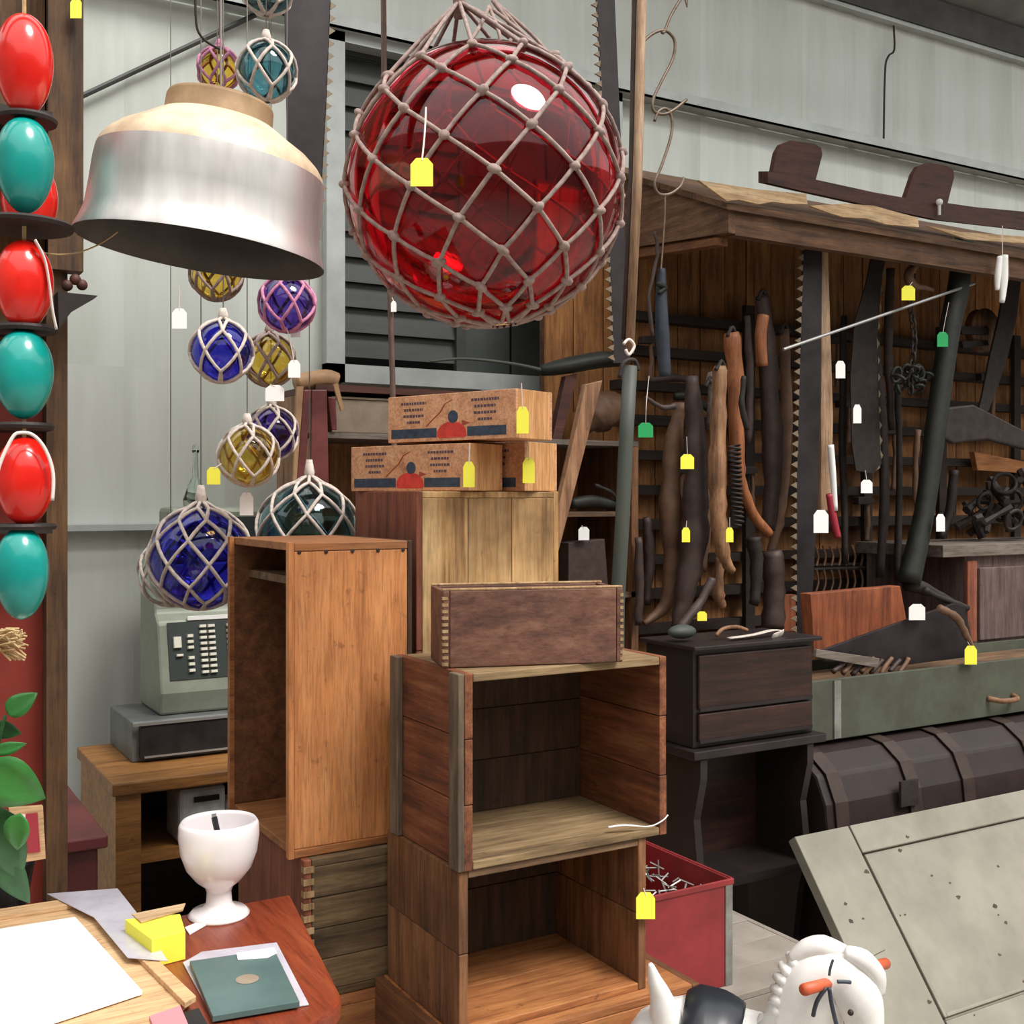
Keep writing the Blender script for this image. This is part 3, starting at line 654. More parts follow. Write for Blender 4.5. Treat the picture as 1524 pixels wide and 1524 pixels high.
pxtag(267, 474, 2.35, 22, 30, 'white', 'white price tag dangling alone below the lamp shade', [(266, 425)])
pxtag(438, 549, 2.38, 18, 26, 'white', 'white price tag beside the olive amber float', [(430, 500), (424, 480)])
pxtag(409, 585, 2.40, 28, 24, 'white', 'wide white price tag below the olive amber float', [(402, 572)])
pxtag(318, 708, 2.36, 20, 26, 'yellow', 'yellow price tag beside the olive yellow float', [(330, 690)])
pxtag(367, 750, 2.40, 20, 34, 'white', 'pale paper tag under the olive yellow float', [(370, 722)])
pxtag(440, 492, 2.42, 14, 20, 'white', 'tiny white tag under the violet float', [(432, 480)])
# clear glass decanter standing behind on the register
gb = thing('glass_decanter', 'slim clear glass decanter with ball stopper beside the yellow float', 'decanter', Vector((PY(291, 752, 3.53).x, 3.53, 1.471)))
k = DY(291, 3.45) / F
MB().lathe([(.001, 0), (18 * k, .002), (19 * k, 10 * k), (12 * k, 30 * k), (5 * k, 45 * k), (4 * k, 80 * k), (6 * k, 86 * k), (5 * k, 86 * k), (2.5 * k, 80 * k), (3.5 * k, 46 * k), (10 * k, 31 * k), (16 * k, 10 * k), (.001, 5 * k)], Vector((PY(291, 752, 3.53).x, 3.53, 1.471)), 20).build('bottle', 'clearglass', gb, smooth=True)
MB().ball(Vector((PY(291, 752, 3.53).x, 3.53, 1.471 + 90 * k)), 5 * k, 12, 8).build('stopper', 'clearglass', gb, smooth=True)

# ================================================================== LAMP SHADE
LY = 1.435
lc = PY(300, 372, LY); lk = DY(300, LY) / F
AX = Matrix.Rotation(-YAW, 3, 'Z') @ Matrix.Rotation(math.radians(7.5), 3, 'Y')
lamp = thing('lamp_shade', 'large aluminium industrial lamp shade with rusty cream shoulder', 'lamp shade', lc)
def LP(pr): return [(r * lk, z * lk) for r, z in pr]
MB().lathe(LP([(182, -4), (181, 2), (176, 14), (170, 34), (168, 70), (167, 105), (165, 122)]), lc, 64, AX).build('skirt', 'alu', lamp, smooth=True)
MB().lathe(LP([(181, -4), (176, 6), (171, 14), (165, 34), (163, 70), (162, 105), (158, 122), (140, 145), (80, 180), (60, 184), (2, 184)]), lc, 64, AX).build('shaded_lining', 'shaded_lining', lamp, smooth=True)  # inner face; the shadow under the lamp is put into its dark grey
MB().lathe(LP([(165, 122), (162, 131), (155, 141), (138, 156), (112, 172), (94, 184), (86, 189)]), lc, 64, AX).build('shoulder', 'rustpaint', lamp, smooth=True)
MB().lathe(LP([(86, 188), (79, 193), (78, 217), (76, 222), (70, 222), (30, 220), (2, 220)]), lc, 48, AX).build('neck', 'rustneck', lamp, smooth=True)
ap = lc + AX @ Vector((0, 0, 220 * lk))
MB().tube([ap, ap + Vector((0, 0, .06)), Vector((ap.x, ap.y, 2.60))], .0013, 6).build('hanging_wire', 'floatline', lamp)

# ================================================================== EGG FLOATS (left)
EY = 1.435
ek = DY(35, EY) / F
eg = [(36, 97, 41, 76, 'redegg', 'red egg-shaped float, topmost on the strung column'), (37, 246, 41, 72, 'tealegg', 'teal egg-shaped float directly below the topmost red one'),
      (36, 424, 41, 67, 'redegg', 'red egg-shaped float with a white strap hanging beside it'), (35, 557, 42, 67, 'tealegg', 'middle teal egg-shaped float of the strung column'),
      (37, 716, 42, 66, 'redegg', 'red egg-shaped float held in a white cord loop'), (32, 853, 38, 69, 'tealegg', 'lowest teal egg-shaped float of the strung column')]
for px, py, rx, rz, m_, l_ in eg:
    c0 = PY(px, py, EY)
    P = []
    for i in range(21):
        th = math.pi * i / 20; P.append((max(.0004, rx * ek * math.sin(th) * (1 - .07 * math.cos(th))), -rz * ek * math.cos(th)))
    tag(MB().lathe(P, c0, 36).build('egg_float', m_, smooth=True), l_, 'float', 'painted egg floats on a cord')
c0 = PY(44, 296, EY + .16); k2 = DY(44, EY + .16) / F
tag(MB().lathe([(max(.0004, 40 * k2 * math.sin(math.pi * i / 16)), -60 * k2 * math.cos(math.pi * i / 16)) for i in range(17)], c0, 28).build('egg_float', 'redegg', smooth=True), 'red egg-shaped float hanging behind the upper teal one', 'float', 'painted egg floats on a cord')
for px, py, r, l_ in [(40, 178, 44, 'topmost dark wooden disc between the painted floats'), (36, 336, 72, 'widest dark wooden disc between the painted floats'), (38, 490, 46, 'third dark wooden disc between the painted floats'), (36, 634, 43, 'fourth dark wooden disc between the painted floats'), (36, 783, 46, 'lowest dark wooden disc between the painted floats')]:
    c0 = PY(px, py, EY + .015)
    tag(MB().lathe([(.001, -5 * ek), (r * ek * .96, -5 * ek), (r * ek, 0), (r * ek * .94, 4 * ek), (.001, 4 * ek)], c0, 32).build('wooden_disc', 'blackwood', smooth=False), l_, 'disc', 'discs between the painted floats')
ec = PY(36, 5, EY)
tag(MB().tube([Vector((ec.x, ec.y, 2.60)), Vector((ec.x, ec.y, PY(36, 900, EY).z))], .0025, 6).build('straw_twine', 'straw'), 'straw coloured cord carrying the painted egg floats', 'cord')
st = MB().tube(smoothpath(pxpts([(52, 357), (66, 385), (73, 420), (78, 460), (84, 490)], EY - .03), 5), [(.0045, .0015)] * 21, 8)
tag(st.build('white_strap', 'string', smooth=True), 'narrow white strap dangling beside a red egg float', 'strap')
lp = MB().tube(smoothpath(pxpts([(-8, 725), (0, 690), (18, 652), (30, 644), (50, 648), (68, 670), (79, 705), (78, 745)], EY - .036), 5), .0022, 6)
tag(lp.build('cord_loop', 'string', smooth=True), 'white cord loop draped over the lower red egg float', 'cord')
tag(MB().tube(arc(PY(65, 376, 1.5), PY(175, 345, 1.5), 10, .012), .001, 5).build('thin_twine', 'straw'), 'thin straw coloured twine from the post to the lamp shade', 'twine')

# ================================================================== LEFT RACK
rk = thing('display_rack', 'tall brown timber rack with red painted lower panel', 'rack', (.25, 2.25, 0))
MB().box(.322, .382, 2.18, 2.22, PY(100, 402, 2.18).z, 3.3).build('upper_post', 'postwood', rk)
MB().box(.322, .358, 2.20, 2.26, 0, 3.3).build('rear_post', 'postwood', rk)
MB().box(-.35, .322, 2.25, 2.27, .02, PY(60, 585, 2.25).z).build('red_panel', 'redpanel', rk)
MB().box(-.35, .322, 2.25, 2.27, PY(60, 585, 2.25).z + .002, 3.3).build('upper_panel', 'postwood', rk)
for yy in (182, 338, 492, 636, 786):
    z = PY(40, yy, 2.2).z
    MB().box(-.2, .322, 2.13, 2.25, z - .008, z + .004).build('shelf', 'blackwood', rk)
br = thing('shelf_bracket', 'dark wedge shaped bracket with brown knobs on the brown post', 'bracket', PY(115, 460, 2.16))
MB().prism(pxpts([(86, 434), (146, 440), (108, 462), (88, 488)], 2.13), (0, .045, 0)).build('wedge', 'blackwood', br)
for q in ((100, 425), (112, 416), (122, 424)): MB().ball(PY(q[0], q[1], 2.15), .010, 12, 8).build('knob', 'bench', br, smooth=True)
pxtag(113, 12, 2.16, 17, 30, 'yellow', 'yellow price tag at the top of the brown post', [(112, -10)])
# straw bunch
sb_ = MB()
for k in range(60):
    a = PY(random.uniform(-25, 5), random.uniform(945, 965), 1.60); b = PY(random.uniform(10, 42), random.uniform(935, 985), 1.60 + random.uniform(-.03, .03))
    sb_.tube([a, a.lerp(b, .5) + Vector((0, 0, random.uniform(-.006, .01))), b], .0014, 4)
tag(sb_.build('straw_bunch', 'straw'), 'small bunch of dry straw in front of the red panel', 'straw', kind='stuff')

# ================================================================== TABLE (foreground)
TZ = .82
def tz(px, py, dz=0): return PZ(px, py, TZ + dz)
tb = thing('side_table', 'red mahogany table with rounded corner in the foreground', 'table', (.1, 1.4, 0))
A = tz(432, 1330); B = tz(514, 1492)
Cc = tz(440, 1524 + 14)
pts = [A, A.lerp(B, .86), B + (A - B).normalized() * .03]
dB = (Cc - B).normalized()
corner = []
p1 = B + (A - B).normalized() * .035; p2 = B + dB * .035
for k in range(7):
    t_ = k / 6; corner.append(p1 * (1 - t_) ** 2 + B * 2 * t_ * (1 - t_) + p2 * t_ ** 2)
far = B + dB * .62
left = Vector((-.45, far.y + (A.y - far.y) * .0, TZ))
backl = Vector((-.45, A.y - .02, TZ))
poly = [A] + corner + [far, Vector((-.45, 0.95, TZ)), backl]
poly = [Vector((p.x, p.y, TZ - .028)) for p in poly]
MB().prism(poly, (0, 0, .028)).build('table_top', 'table', tb, bevel=.006)
for lx, ly in ((.46, 1.50), (.52, 1.80), (-.38, 1.1), (-.38, 1.80)):
    MB().tube([(lx, ly, 0), (lx, ly, .4), (lx, ly, TZ - .028)], [.018, .026, .03], 10).build('leg', 'table', tb, smooth=True)
MB().box(-.36, .50, 1.78, 1.80, TZ - .12, TZ - .028).build('apron', 'table', tb)
# goblet
gc = tz(326, 1362); gk = (gc - CAM).dot(FW) / F
gb = thing('milk_glass_goblet', 'white milk glass goblet standing on the red table', 'goblet', gc)
MB().lathe([(.001 * gk, 0)] + [(r * gk, z * gk) for r, z in [(44, 0), (45, 3), (40, 8), (24, 13), (19, 20), (18, 36), (21, 44), (34, 54), (48, 72), (56, 95), (59, 120), (58, 136), (54, 142), (52, 136), (53, 120), (50, 96), (42, 76), (30, 62), (1, 58)]], gc, 48).build('body', 'milk', gb, smooth=True)
pn = thing('dark_pen', 'dark pen standing inside the white goblet', 'pen', gc + Vector((0, 0, 62 * gk)))
MB().tube([gc + RT * (10 * gk) + Vector((0, 0, 66 * gk)), gc + RT * (-12 * gk) + FW * .02 + Vector((0, 0, 141 * gk))], .005, 8).build('barrel', 'blackpl', pn)
MB().tube([gc + RT * (-12 * gk) + FW * .02 + Vector((0, 0, 141 * gk)), gc + RT * (-13 * gk) + FW * .021 + Vector((0, 0, 146 * gk))], .004, 8).build('cap', 'chrome', pn)
# slate tile in bag
def slab(pxs, z0, z1, name, mat, parent=None, bevel=.001):
    q = [PZ(x, y, TZ + z1) for x, y in pxs]; a = [Vector((p.x, p.y, TZ + z0)) for p in q]
    return MB().prism(a, (0, 0, z1 - z0)).build(name, mat, parent, bevel=bevel)
tl = thing('grey_tile', 'grey green square tile in clear wrap with a white sticker', 'tile', tz(365, 1460))
slab([(272, 1432), (300, 1416), (412, 1402), (460, 1494), (318, 1516)], .0005, .003, 'wrap', 'plastic', tl)
slab([(282, 1430), (408, 1412), (446, 1490), (316, 1512)], .0035, .012, 'plate', 'slate', tl)
slab([(352, 1418), (408, 1410), (412, 1418), (398, 1425), (354, 1428)], .0125, .0135, 'sticker', 'white', tl, 0)
q = PZ(368, 1457, TZ + .0125); MB().lathe([(.0005, .0012), (.012, .001), (.016, 0)], q, 16).build('round_motif', 'greycarton', tl, smooth=True)
# tray and papers
tr = thing('wooden_tray', 'pale wooden letter tray lying on the red table', 'tray', tz(80, 1430))
slab([(-190, 1420), (-40, 1362), (130, 1338), (282, 1485), (215, 1536), (-60, 1640)], .0005, .012, 'base', 'tray', tr)
slab([(120, 1338), (138, 1335), (292, 1482), (275, 1492)], .012, .02, 'rim', 'tray', tr)
slab([(-190, 1415), (-40, 1358), (128, 1333), (134, 1342), (-35, 1368), (-185, 1428)], .012, .02, 'rim', 'tray', tr)
ps = tag(slab([(-150, 1440), (-20, 1385), (112, 1364), (212, 1474), (60, 1524), (-100, 1590)], .014, .020, 'paper_stack', 'paper'), 'stack of blank white paper in the wooden tray', 'paper')
sl = tag(slab([(70, 1330), (175, 1322), (205, 1360), (250, 1430), (190, 1425), (140, 1365)], .0215, .0225, 'plastic_sleeve', 'plastic', None, 0), 'cloudy plastic sleeve across the corner of the tray', 'sleeve')
yn = thing('sticky_notes', 'pad of bright yellow sticky notes beside the goblet', 'sticky notes', tz(240, 1400))
slab([(186, 1368), (268, 1360), (276, 1386), (226, 1398)], .0005, .042, 'pad', 'yellow', yn)
slab([(196, 1360), (276, 1344), (272, 1354), (210, 1372)], .043, .045, 'loose_sheet', 'ply', yn, 0)
tag(slab([(275, 1380), (318, 1362), (320, 1368), (282, 1390)], .001, .003, 'paper_slip', 'white', None, 0), 'narrow white paper slip under the goblet foot', 'paper')
tag(slab([(222, 1512), (268, 1496), (280, 1524), (232, 1536)], .021, .028, 'pink_card', 'pink', None, 0), 'pink card at the near corner of the tray', 'card')
tag(slab([(258, 1510), (296, 1500), (310, 1526), (268, 1536)], .0005, .010, 'black_clip', 'blackpl', None, 0), 'small black clip beside the pink card', 'clip')
# plant
pc = tz(8, 1345)
plt = thing('potted_vine', 'leafy green vine growing from a dark pot on the table', 'plant', pc)
MB().lathe([(.001, 0), (.035, 0), (.045, .06), (.048, .075), (.04, .075), (.001, .07)], pc, 20).build('pot', 'blackpl', plt, smooth=True)
def leaf(px, py, L, Wd, ang, mat, Y=1.72, curl=.25):
    """leaf blade hanging: tip direction ang (deg, image plane), slightly cupped"""
    c0 = PY(px, py, Y); a = math.radians(ang); k = DY(px, Y) / F
    u = RT * math.cos(a) + UP * math.sin(a); v = RT * -math.sin(a) + UP * math.cos(a); n_ = -FW
    rows = 9; vs_ = []; fs_ = []
    for i in range(rows + 1):
        s_ = i / rows; wd = Wd * k * (math.sin(math.pi * min(1, s_ ** .75)) ** .8 if 0 < s_ < 1 else .02)
        for j in (-1, -.5, 0, .5, 1):
            vs_.append(c0 + u * (L * k * s_) + v * (wd * j) + n_ * (curl * wd * abs(j) - .25 * L * k * s_ * s_ + .0))
    for i in range(rows):
        for j in range(4): q0 = i * 5 + j; fs_.append((q0, q0 + 1, q0 + 6, q0 + 5))
    o = MB().add(vs_, fs_).build('leaf', mat, plt, smooth=True)
    sm = o.modifiers.new('thick', 'SOLIDIFY'); sm.thickness = .0012
leaf(10, 1062, 50, 17, 35, 'leaf'); leaf(-8, 1118, 44, 10, 12, 'leaf'); leaf(-20, 1140, 95, 40, -35, 'leaf'); leaf(0, 1200, 120, 34, -82, 'leafdark', 1.74)
leaf(-5, 1250, 110, 26, -70, 'leafdark', 1.76); leaf(-10, 1080, 40, 14, -20, 'leafdark', 1.75); leaf(30, 1210, 60, 20, -100, 'leaf', 1.71)
MB().tube(smoothpath([pc + Vector((0, 0, .07)), PY(-5, 1250, 1.75), PY(-10, 1150, 1.74), PY(8, 1065, 1.73)], 5), .0025, 6).build('stem', 'leafdark', plt, smooth=True)
pcd = thing('picture_card', 'framed red and white picture card behind the vine', 'card', PY(45, 1282, 2.0))
MB().prism(pxpts([(14, 1204), (64, 1200), (68, 1278), (20, 1286)], 2.0), (0, .012, 0)).build('frame', 'tray', pcd)
MB().prism(pxpts([(24, 1214), (54, 1211), (56, 1236), (27, 1240)], 1.997), (0, .003, 0)).build('white_patch', 'white', pcd)
MB().prism(pxpts([(38, 1212), (56, 1210), (60, 1268), (40, 1270)], 1.9965), (0, .003, 0)).build('red_patch', 'redtag', pcd)
# ================================================================== MAROON CHEST, DESK, REGISTER
mc = thing('maroon_chest', 'maroon painted wooden chest standing between red rack and oak desk', 'chest', (.40, 2.42, 0))
MB().box(.26, .452, 2.42, 2.92, .02, .79).build('body', 'maroon', mc, bevel=.004)
MB().box(.25, .468, 2.40, 2.94, .792, .818).build('lid', 'maroon', mc, bevel=.004)
DX0, DY0, DY1, DZ = .615, 3.10, 3.62, .75
dk = thing('oak_desk', 'honey oak desk with an open shelf under the cash register', 'desk', (1.1, 3.3, 0))
MB().box(DX0, 1.245, DY0, DY1, DZ - .035, DZ).build('top', 'oak', dk, bevel=.005)
MB().box(DX0 + .01, DX0 + .075, DY0 + .01, DY1 - .01, 0, DZ - .035).build('side_panel', 'oak', dk)
MB().box(1.17, 1.235, DY0 + .01, DY1 - .01, 0, DZ - .035).build('side_panel', 'oak', dk)
MB().box(DX0 + .075, 1.17, DY1 - .03, DY1 - .015, 0.05, DZ - .035).build('back_panel', 'cabdark', dk)
MB().box(DX0 + .075, 1.17, DY0 + .05, DY1 - .03, .515, .545).build('shelf', 'oak', dk)
MB().box(DX0 + .075, 1.17, DY0 + .05, DY1 - .03, .18, .205).build('lower_shelf', 'cabdark', dk)
dv = thing('adding_machine', 'small grey adding machine on the desk shelf', 'machine', PX(0, 0, 1) * 0 + Vector((1.0, 3.2, .545)))
q = PY(298, 1200, DY0 + .06)
MB().box(q.x - .06, q.x + .07, DY0 + .052, DY0 + .2, .546, .70).build('case', 'device', dv, bevel=.012)
MB().box(q.x - .02, q.x + .05, DY0 + .048, DY0 + .054, .66, .675).build('slot', 'blackpl', dv)
MB().box(q.x - .01, q.x + .06, DY0 + .048, DY0 + .054, .60, .615).build('slot', 'blackpl', dv)
MB().box(q.x + .08, q.x + .14, DY0 + .08, DY0 + .16, .546, .645).build('paper_roll', 'white', dv, bevel=.01)
rg = thing('cash_register', 'old grey green cash register with rows of cream keys', 'cash register', (.95, 3.4, DZ))
RX0, RX1, RY0, RY1 = .711, 1.22, 3.30, 3.72
MB().box(RX0, RX1, RY0 + .02, DY1, DZ, DZ + .115).build('drawer_base', 'regtray', rg, bevel=.004)
dwr = MB().box(RX0 + .02, RX1 - .02, RY0, RY0 + .02, DZ + .012, DZ + .105).build('drawer', 'regdrawer', rg, bevel=.002)
MB().box(RX0 + .0, RX1, RY0 - .004, RY0 + .004, DZ + .106, DZ + .114).build('trim_strip', 'chrome', dwr)
MB().box(RX0 + .03, RX1 - .03, RY0 - .004, RY0 + .0, DZ + .014, DZ + .019).build('trim_strip', 'chrome', dwr)
# body: side profile (Y,Z) extruded along X
bx0, bx1 = .80, 1.20
bp = [(3.37, .866), (3.36, .93), (3.365, .95), (3.41, 1.13), (3.44, 1.16), (3.47, 1.30), (3.62, 1.30), (3.62, .866)]
MB().prism([(bx0, y, z) for y, z in bp], (bx1 - bx0, 0, 0)).build('body', 'regbody', rg, bevel=.008)
MB().box(bx0 + .05, bx1 - .04, 3.475, 3.60, 1.301, 1.47).build('display_hood', 'regbody', rg, bevel=.015)
MB().box(bx0 + .08, bx1 - .07, 3.471, 3.477, 1.37, 1.44).build('display_glass', 'regdark', rg)
def rf(u, v, off=0):   # key slope: u along X 0..1, v up 0..1
    y = 3.37 + (3.41 - 3.37) * v; z = .965 + (1.13 - .965) * v
    return Vector((bx0 + .03 + (bx1 - bx0 - .06) * u, y - off, z + off * .22))
MB().hexa([rf(0, 0, .001), rf(1, 0, .001), rf(1, 1, .001), rf(0, 1, .001)], [rf(0, 0, .004), rf(1, 0, .004), rf(1, 1, .004), rf(0, 1, .004)]).build('key_plate', 'regdark', rg)
def key(u, v, du=.05, dv_=.05):
    MB().hexa([rf(u, v, .004), rf(u + du, v, .004), rf(u + du, v + dv_, .004), rf(u, v + dv_, .004)], [rf(u + .004, v + .006, .014), rf(u + du - .004, v + .006, .014), rf(u + du - .004, v + dv_ - .006, .014), rf(u + .004, v + dv_ - .006, .014)]).build('key', 'regkey', rg)
key(.04, .55, .07, .2); key(.06, .40, .06, .05)
for v in (.72, .62, .52, .34, .23, .12): key(.16, v, .055, .06)
for r_ in range(9):
    for c_ in range(5): key(.27 + c_ * .075 + (.09 if c_ > 1 else 0), .88 - r_ * .1, .062, .055)
MB().box(bx0 + .09, bx1 - .04, 3.405, 3.413, 1.135, 1.146).build('paper_strip', 'white', rg)

# ================================================================== CRATES
def crate(name, label, x0, x1, y0, y1, z0, z1, open_, t_end, t_side, mats, npl=(1, 1, 1, 1, 1, 1), group='old wooden crates', cat='crate'):
    """faces: L R (x), F K (y front/back), B T (z). mats dict by face. npl: planks per face"""
    r = thing(name, label, 'platform' if name == 'low_platform' else cat, ((x0 + x1) / 2, (y0 + y1) / 2, z0), group)
    def planks(face, a, b, nm, mat, axis, n):
        lo, hi = a[axis], b[axis]
        for i in range(n):
            p = list(a); q_ = list(b); g_ = .0006
            jit = random.uniform(-.0012, .0012)
            p[axis] = lo + (hi - lo) * i / n + (g_ if i else 0); q_[axis] = lo + (hi - lo) * (i + 1) / n - (g_ if i < n - 1 else 0)
            th = [1, 1, 1]; ta = {'L': 0, 'R': 0, 'F': 1, 'K': 1, 'B': 2, 'T': 2}[face]
            if face in 'LFB': p[ta] += jit
            else: q_[ta] += jit
            MB().box(p[0], q_[0], p[1], q_[1], p[2], q_[2]).build(nm, mat, r, bevel=.0018)
    e, s_ = t_end, t_side
    spec = {'L': ((x0, y0, z0), (x0 + e, y1, z1), 'end_plank', 2), 'R': ((x1 - e, y0, z0), (x1, y1, z1), 'end_plank', 2),
            'B': ((x0 + e + .0005, y0, z0), (x1 - e - .0005, y1, z0 + s_), 'bottom_plank', 1), 'T': ((x0 + e + .0005, y0, z1 - s_), (x1 - e - .0005, y1, z1), 'top_plank', 1),
            'F': ((x0 + e + .0005, y0, z0 + s_ + .0005), (x1 - e - .0005, y0 + s_, z1 - s_ - .0005), 'front_plank', 2), 'K': ((x0 + e + .0005, y1 - s_, z0 + s_ + .0005), (x1 - e - .0005, y1, z1 - s_ - .0005), 'back_plank', 2)}
    for i, f_ in enumerate('LRFKBT'):
        if f_ in open_: continue
        a, b, nm, ax = spec[f_]
        if isinstance(npl[i], tuple): n, ax = npl[i]
        else: n = npl[i]
        planks(f_, a, b, nm, mats.get(f_, mats['*']), ax, n)
    return r
# crate A: open front, upper
a0 = PY(682, 1004, 1.684); a1 = PY(682, 1300, 1.684); a2 = PY(992, 1240, 1.684)
AX0, AX1, AZ0, AZ1 = a0.x, a2.x, a1.z, a0.z
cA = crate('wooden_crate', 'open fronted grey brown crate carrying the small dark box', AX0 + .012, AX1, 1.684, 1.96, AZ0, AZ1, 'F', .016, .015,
           {'*': 'crateX', 'L': 'crateY', 'R': 'crateY', 'B': 'cratefloor', 'T': 'cratefloor', 'K': 'shadein'}, (3, 3, 1, 3, 2, 2))
for y_ in (1.684, 1.925): MB().box(AX0, AX0 + .012, y_, y_ + .035, AZ0, AZ1).build('batten', 'batten', cA, bevel=.002)
# crate B: below
b1_ = PY(962, 1262, 1.684)
BX0, BX1 = AX0 + .004, PY(962, 1262, 1.69).x
BZ1 = AZ0 - .001; BZ0 = BZ1 - .278
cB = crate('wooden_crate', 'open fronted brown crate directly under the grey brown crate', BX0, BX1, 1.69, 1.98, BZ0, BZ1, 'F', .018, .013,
           {'*': 'crateX', 'L': 'crateZ', 'R': 'crateZ', 'B': 'orangeX', 'K': 'shadein', 'T': 'crateX'}, (2, 2, 1, 2, 2, 2))
# supporting crates below
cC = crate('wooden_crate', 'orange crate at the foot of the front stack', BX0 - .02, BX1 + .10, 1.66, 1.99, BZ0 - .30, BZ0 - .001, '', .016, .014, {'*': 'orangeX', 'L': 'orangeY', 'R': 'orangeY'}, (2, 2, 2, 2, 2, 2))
zc = BZ0 - .301
if zc > .02: crate('wooden_crate', 'lowest crate on the floor under the front stack', BX0 - .01, BX1 + .08, 1.67, 1.99, .002, zc - .001, '', .016, .014, {'*': 'crateX'}, (2, 2, 2, 2, 2, 2))
# tall crate D: open to the left
dz1 = PD(430, 808, 2.1).z; dz0 = PD(430, 1280, 2.1).z
dx0, dy0 = PD(430, 1000, 2.1).x, PD(430, 1000, 2.1).y
dx1 = PY(614, 900, dy0).x; dy1 = dy0 + .385
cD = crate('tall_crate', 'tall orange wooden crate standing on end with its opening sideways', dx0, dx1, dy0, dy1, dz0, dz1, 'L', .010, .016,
           {'*': 'orangeX', 'F': 'orange', 'K': 'orangeY', 'R': 'shadein', 'B': 'orangeX', 'T': 'orangeX'}, (1, (2, 1), (1, 0), (1, 0), 1, 1))
# left face rim boards so the opening reads as a framed box
MB().box(dx0, dx0 + .010, dy0 + .0, dy0 + .016, dz0, dz1).build('front_edge', 'orange', cD)
MB().box(dx0, dx0 + .010, dy1 - .016, dy1, dz0, dz1).build('rear_edge', 'orangeX', cD)
MB().box(dx0 + .04, dx1 - .011, dy0 + .017, dy1 - .017, dz1 - .085, dz1 - .07).build('inner_ledge', 'crateX', cD)
for k in range(5): MB().lathe([(.0003, .0012), (.003, .001), (.004, 0)], (dx0 + .02 + k * (dx1 - dx0 - .04) / 4, dy0 - .0001, dz1 - .018), 8, Matrix.Rotation(math.pi / 2, 3, 'X')).build('nail', 'rustdark', cD)
# crate E under the tall crate, old slats
ex0, ey0 = PY(453, 1300, 2.0).x, 2.0
ez1 = dz0 - .001
cE = crate('slatted_crate', 'old finger jointed slatted crate under the tall orange crate', ex0, ex0 + .25, ey0, ey0 + .40, ez1 - .26, ez1, '', .014, .014, {'*': 'oldslat', 'L': 'redboard', 'F': 'oldslat'}, (1, 1, 4, 3, 2, 2))
for k in range(11):
    z = ez1 - .012 - k * .0225
    MB().box(ex0 - .002, ex0 + .018, ey0 - .003, ey0 + .012, z - .011, z).build('finger', 'brownend', cE)
cG = crate('wooden_crate', 'honey coloured crate on the floor under the slatted crate', ex0 - .02, ex0 + .25, ey0 - .01, ey0 + .4, .002, ez1 - .262, '', .016, .016, {'*': 'orangeX', 'L': 'redboard'}, (2, 2, 3, 2, 2, 2))
# crate H: pale stained boards, behind
hx0 = PY(619, 760, 2.10).x; hx1 = PY(832, 760, 2.10).x
hz1 = PY(700, 731, 2.10).z
cH = crate('stained_crate', 'tall pale crate of three stained vertical boards behind the small dark box', hx0, hx1, 2.10, 2.42, .86, hz1, '', .014, .014, {'*': 'paleboard', 'L': 'redboard'}, (2, 1, (3, 0), 1, 1, 1))
crate('wooden_crate', 'plain brown crate on the floor under the stained crate', hx0 - .01, hx1 + .03, 2.09, 2.44, .002, .858, '', .016, .016, {'*': 'crateX'}, (3, 3, 4, 3, 2, 2))
# small dark box on crate A
sb0 = PY(664, 880, 1.72); sb1 = PY(931, 985, 1.72)
bz = AZ1 + .0005
bxz = PY(800, 876, 1.72).z
bL = .326; bD = .13; bH = bxz - bz
ba = math.radians(-17); bp0 = Vector((sb0.x + .012, 1.755, bz))
sbm = Matrix.Translation(bp0) @ Matrix.Rotation(ba, 4, 'Z')
sbx = thing('small_dark_box', 'small dark red brown box with light worn edges on the grey brown crate', 'box', bp0)
def sb(x0, x1, y0, y1, z0, z1, nm, mt_, bv=.002): return MB(sbm).box(x0, x1, y0, y1, z0, z1).build(nm, mt_, sbx, bevel=bv)
sb(.012, bL - .012, 0, .012, 0, bH, 'front_board', 'brownbox'); sb(.012, bL - .012, bD - .012, bD, 0, bH, 'back_board', 'brownbox')
sb(0, .0115, 0, bD, 0, bH, 'end_board', 'brownbox'); sb(bL - .0115, bL, 0, bD, 0, bH, 'end_board', 'brownbox')
sb(.012, bL - .012, .0125, bD - .0125, 0, .01, 'bottom_board', 'brownbox', 0)
sb(.012, bL - .012, .0125, bD - .0125, bH - .012, bH - .004, 'lid', 'brownbox', 0)
sb(0, bL, .0005, .010, bH, bH + .004, 'worn_rim', 'brownend', .0015); sb(0, bL, bD - .010, bD, bH, bH + .004, 'worn_rim', 'brownend', .0015)
for k in range(11):
    z = .004 + k * (bH - .008) / 11
    sb(-.001, .009, -.001, .010, z, z + .0055, 'finger', 'brownend', 0); sb(bL - .005, bL + .001, -.001, .010, z, z + .0055, 'finger', 'brownend', 0)
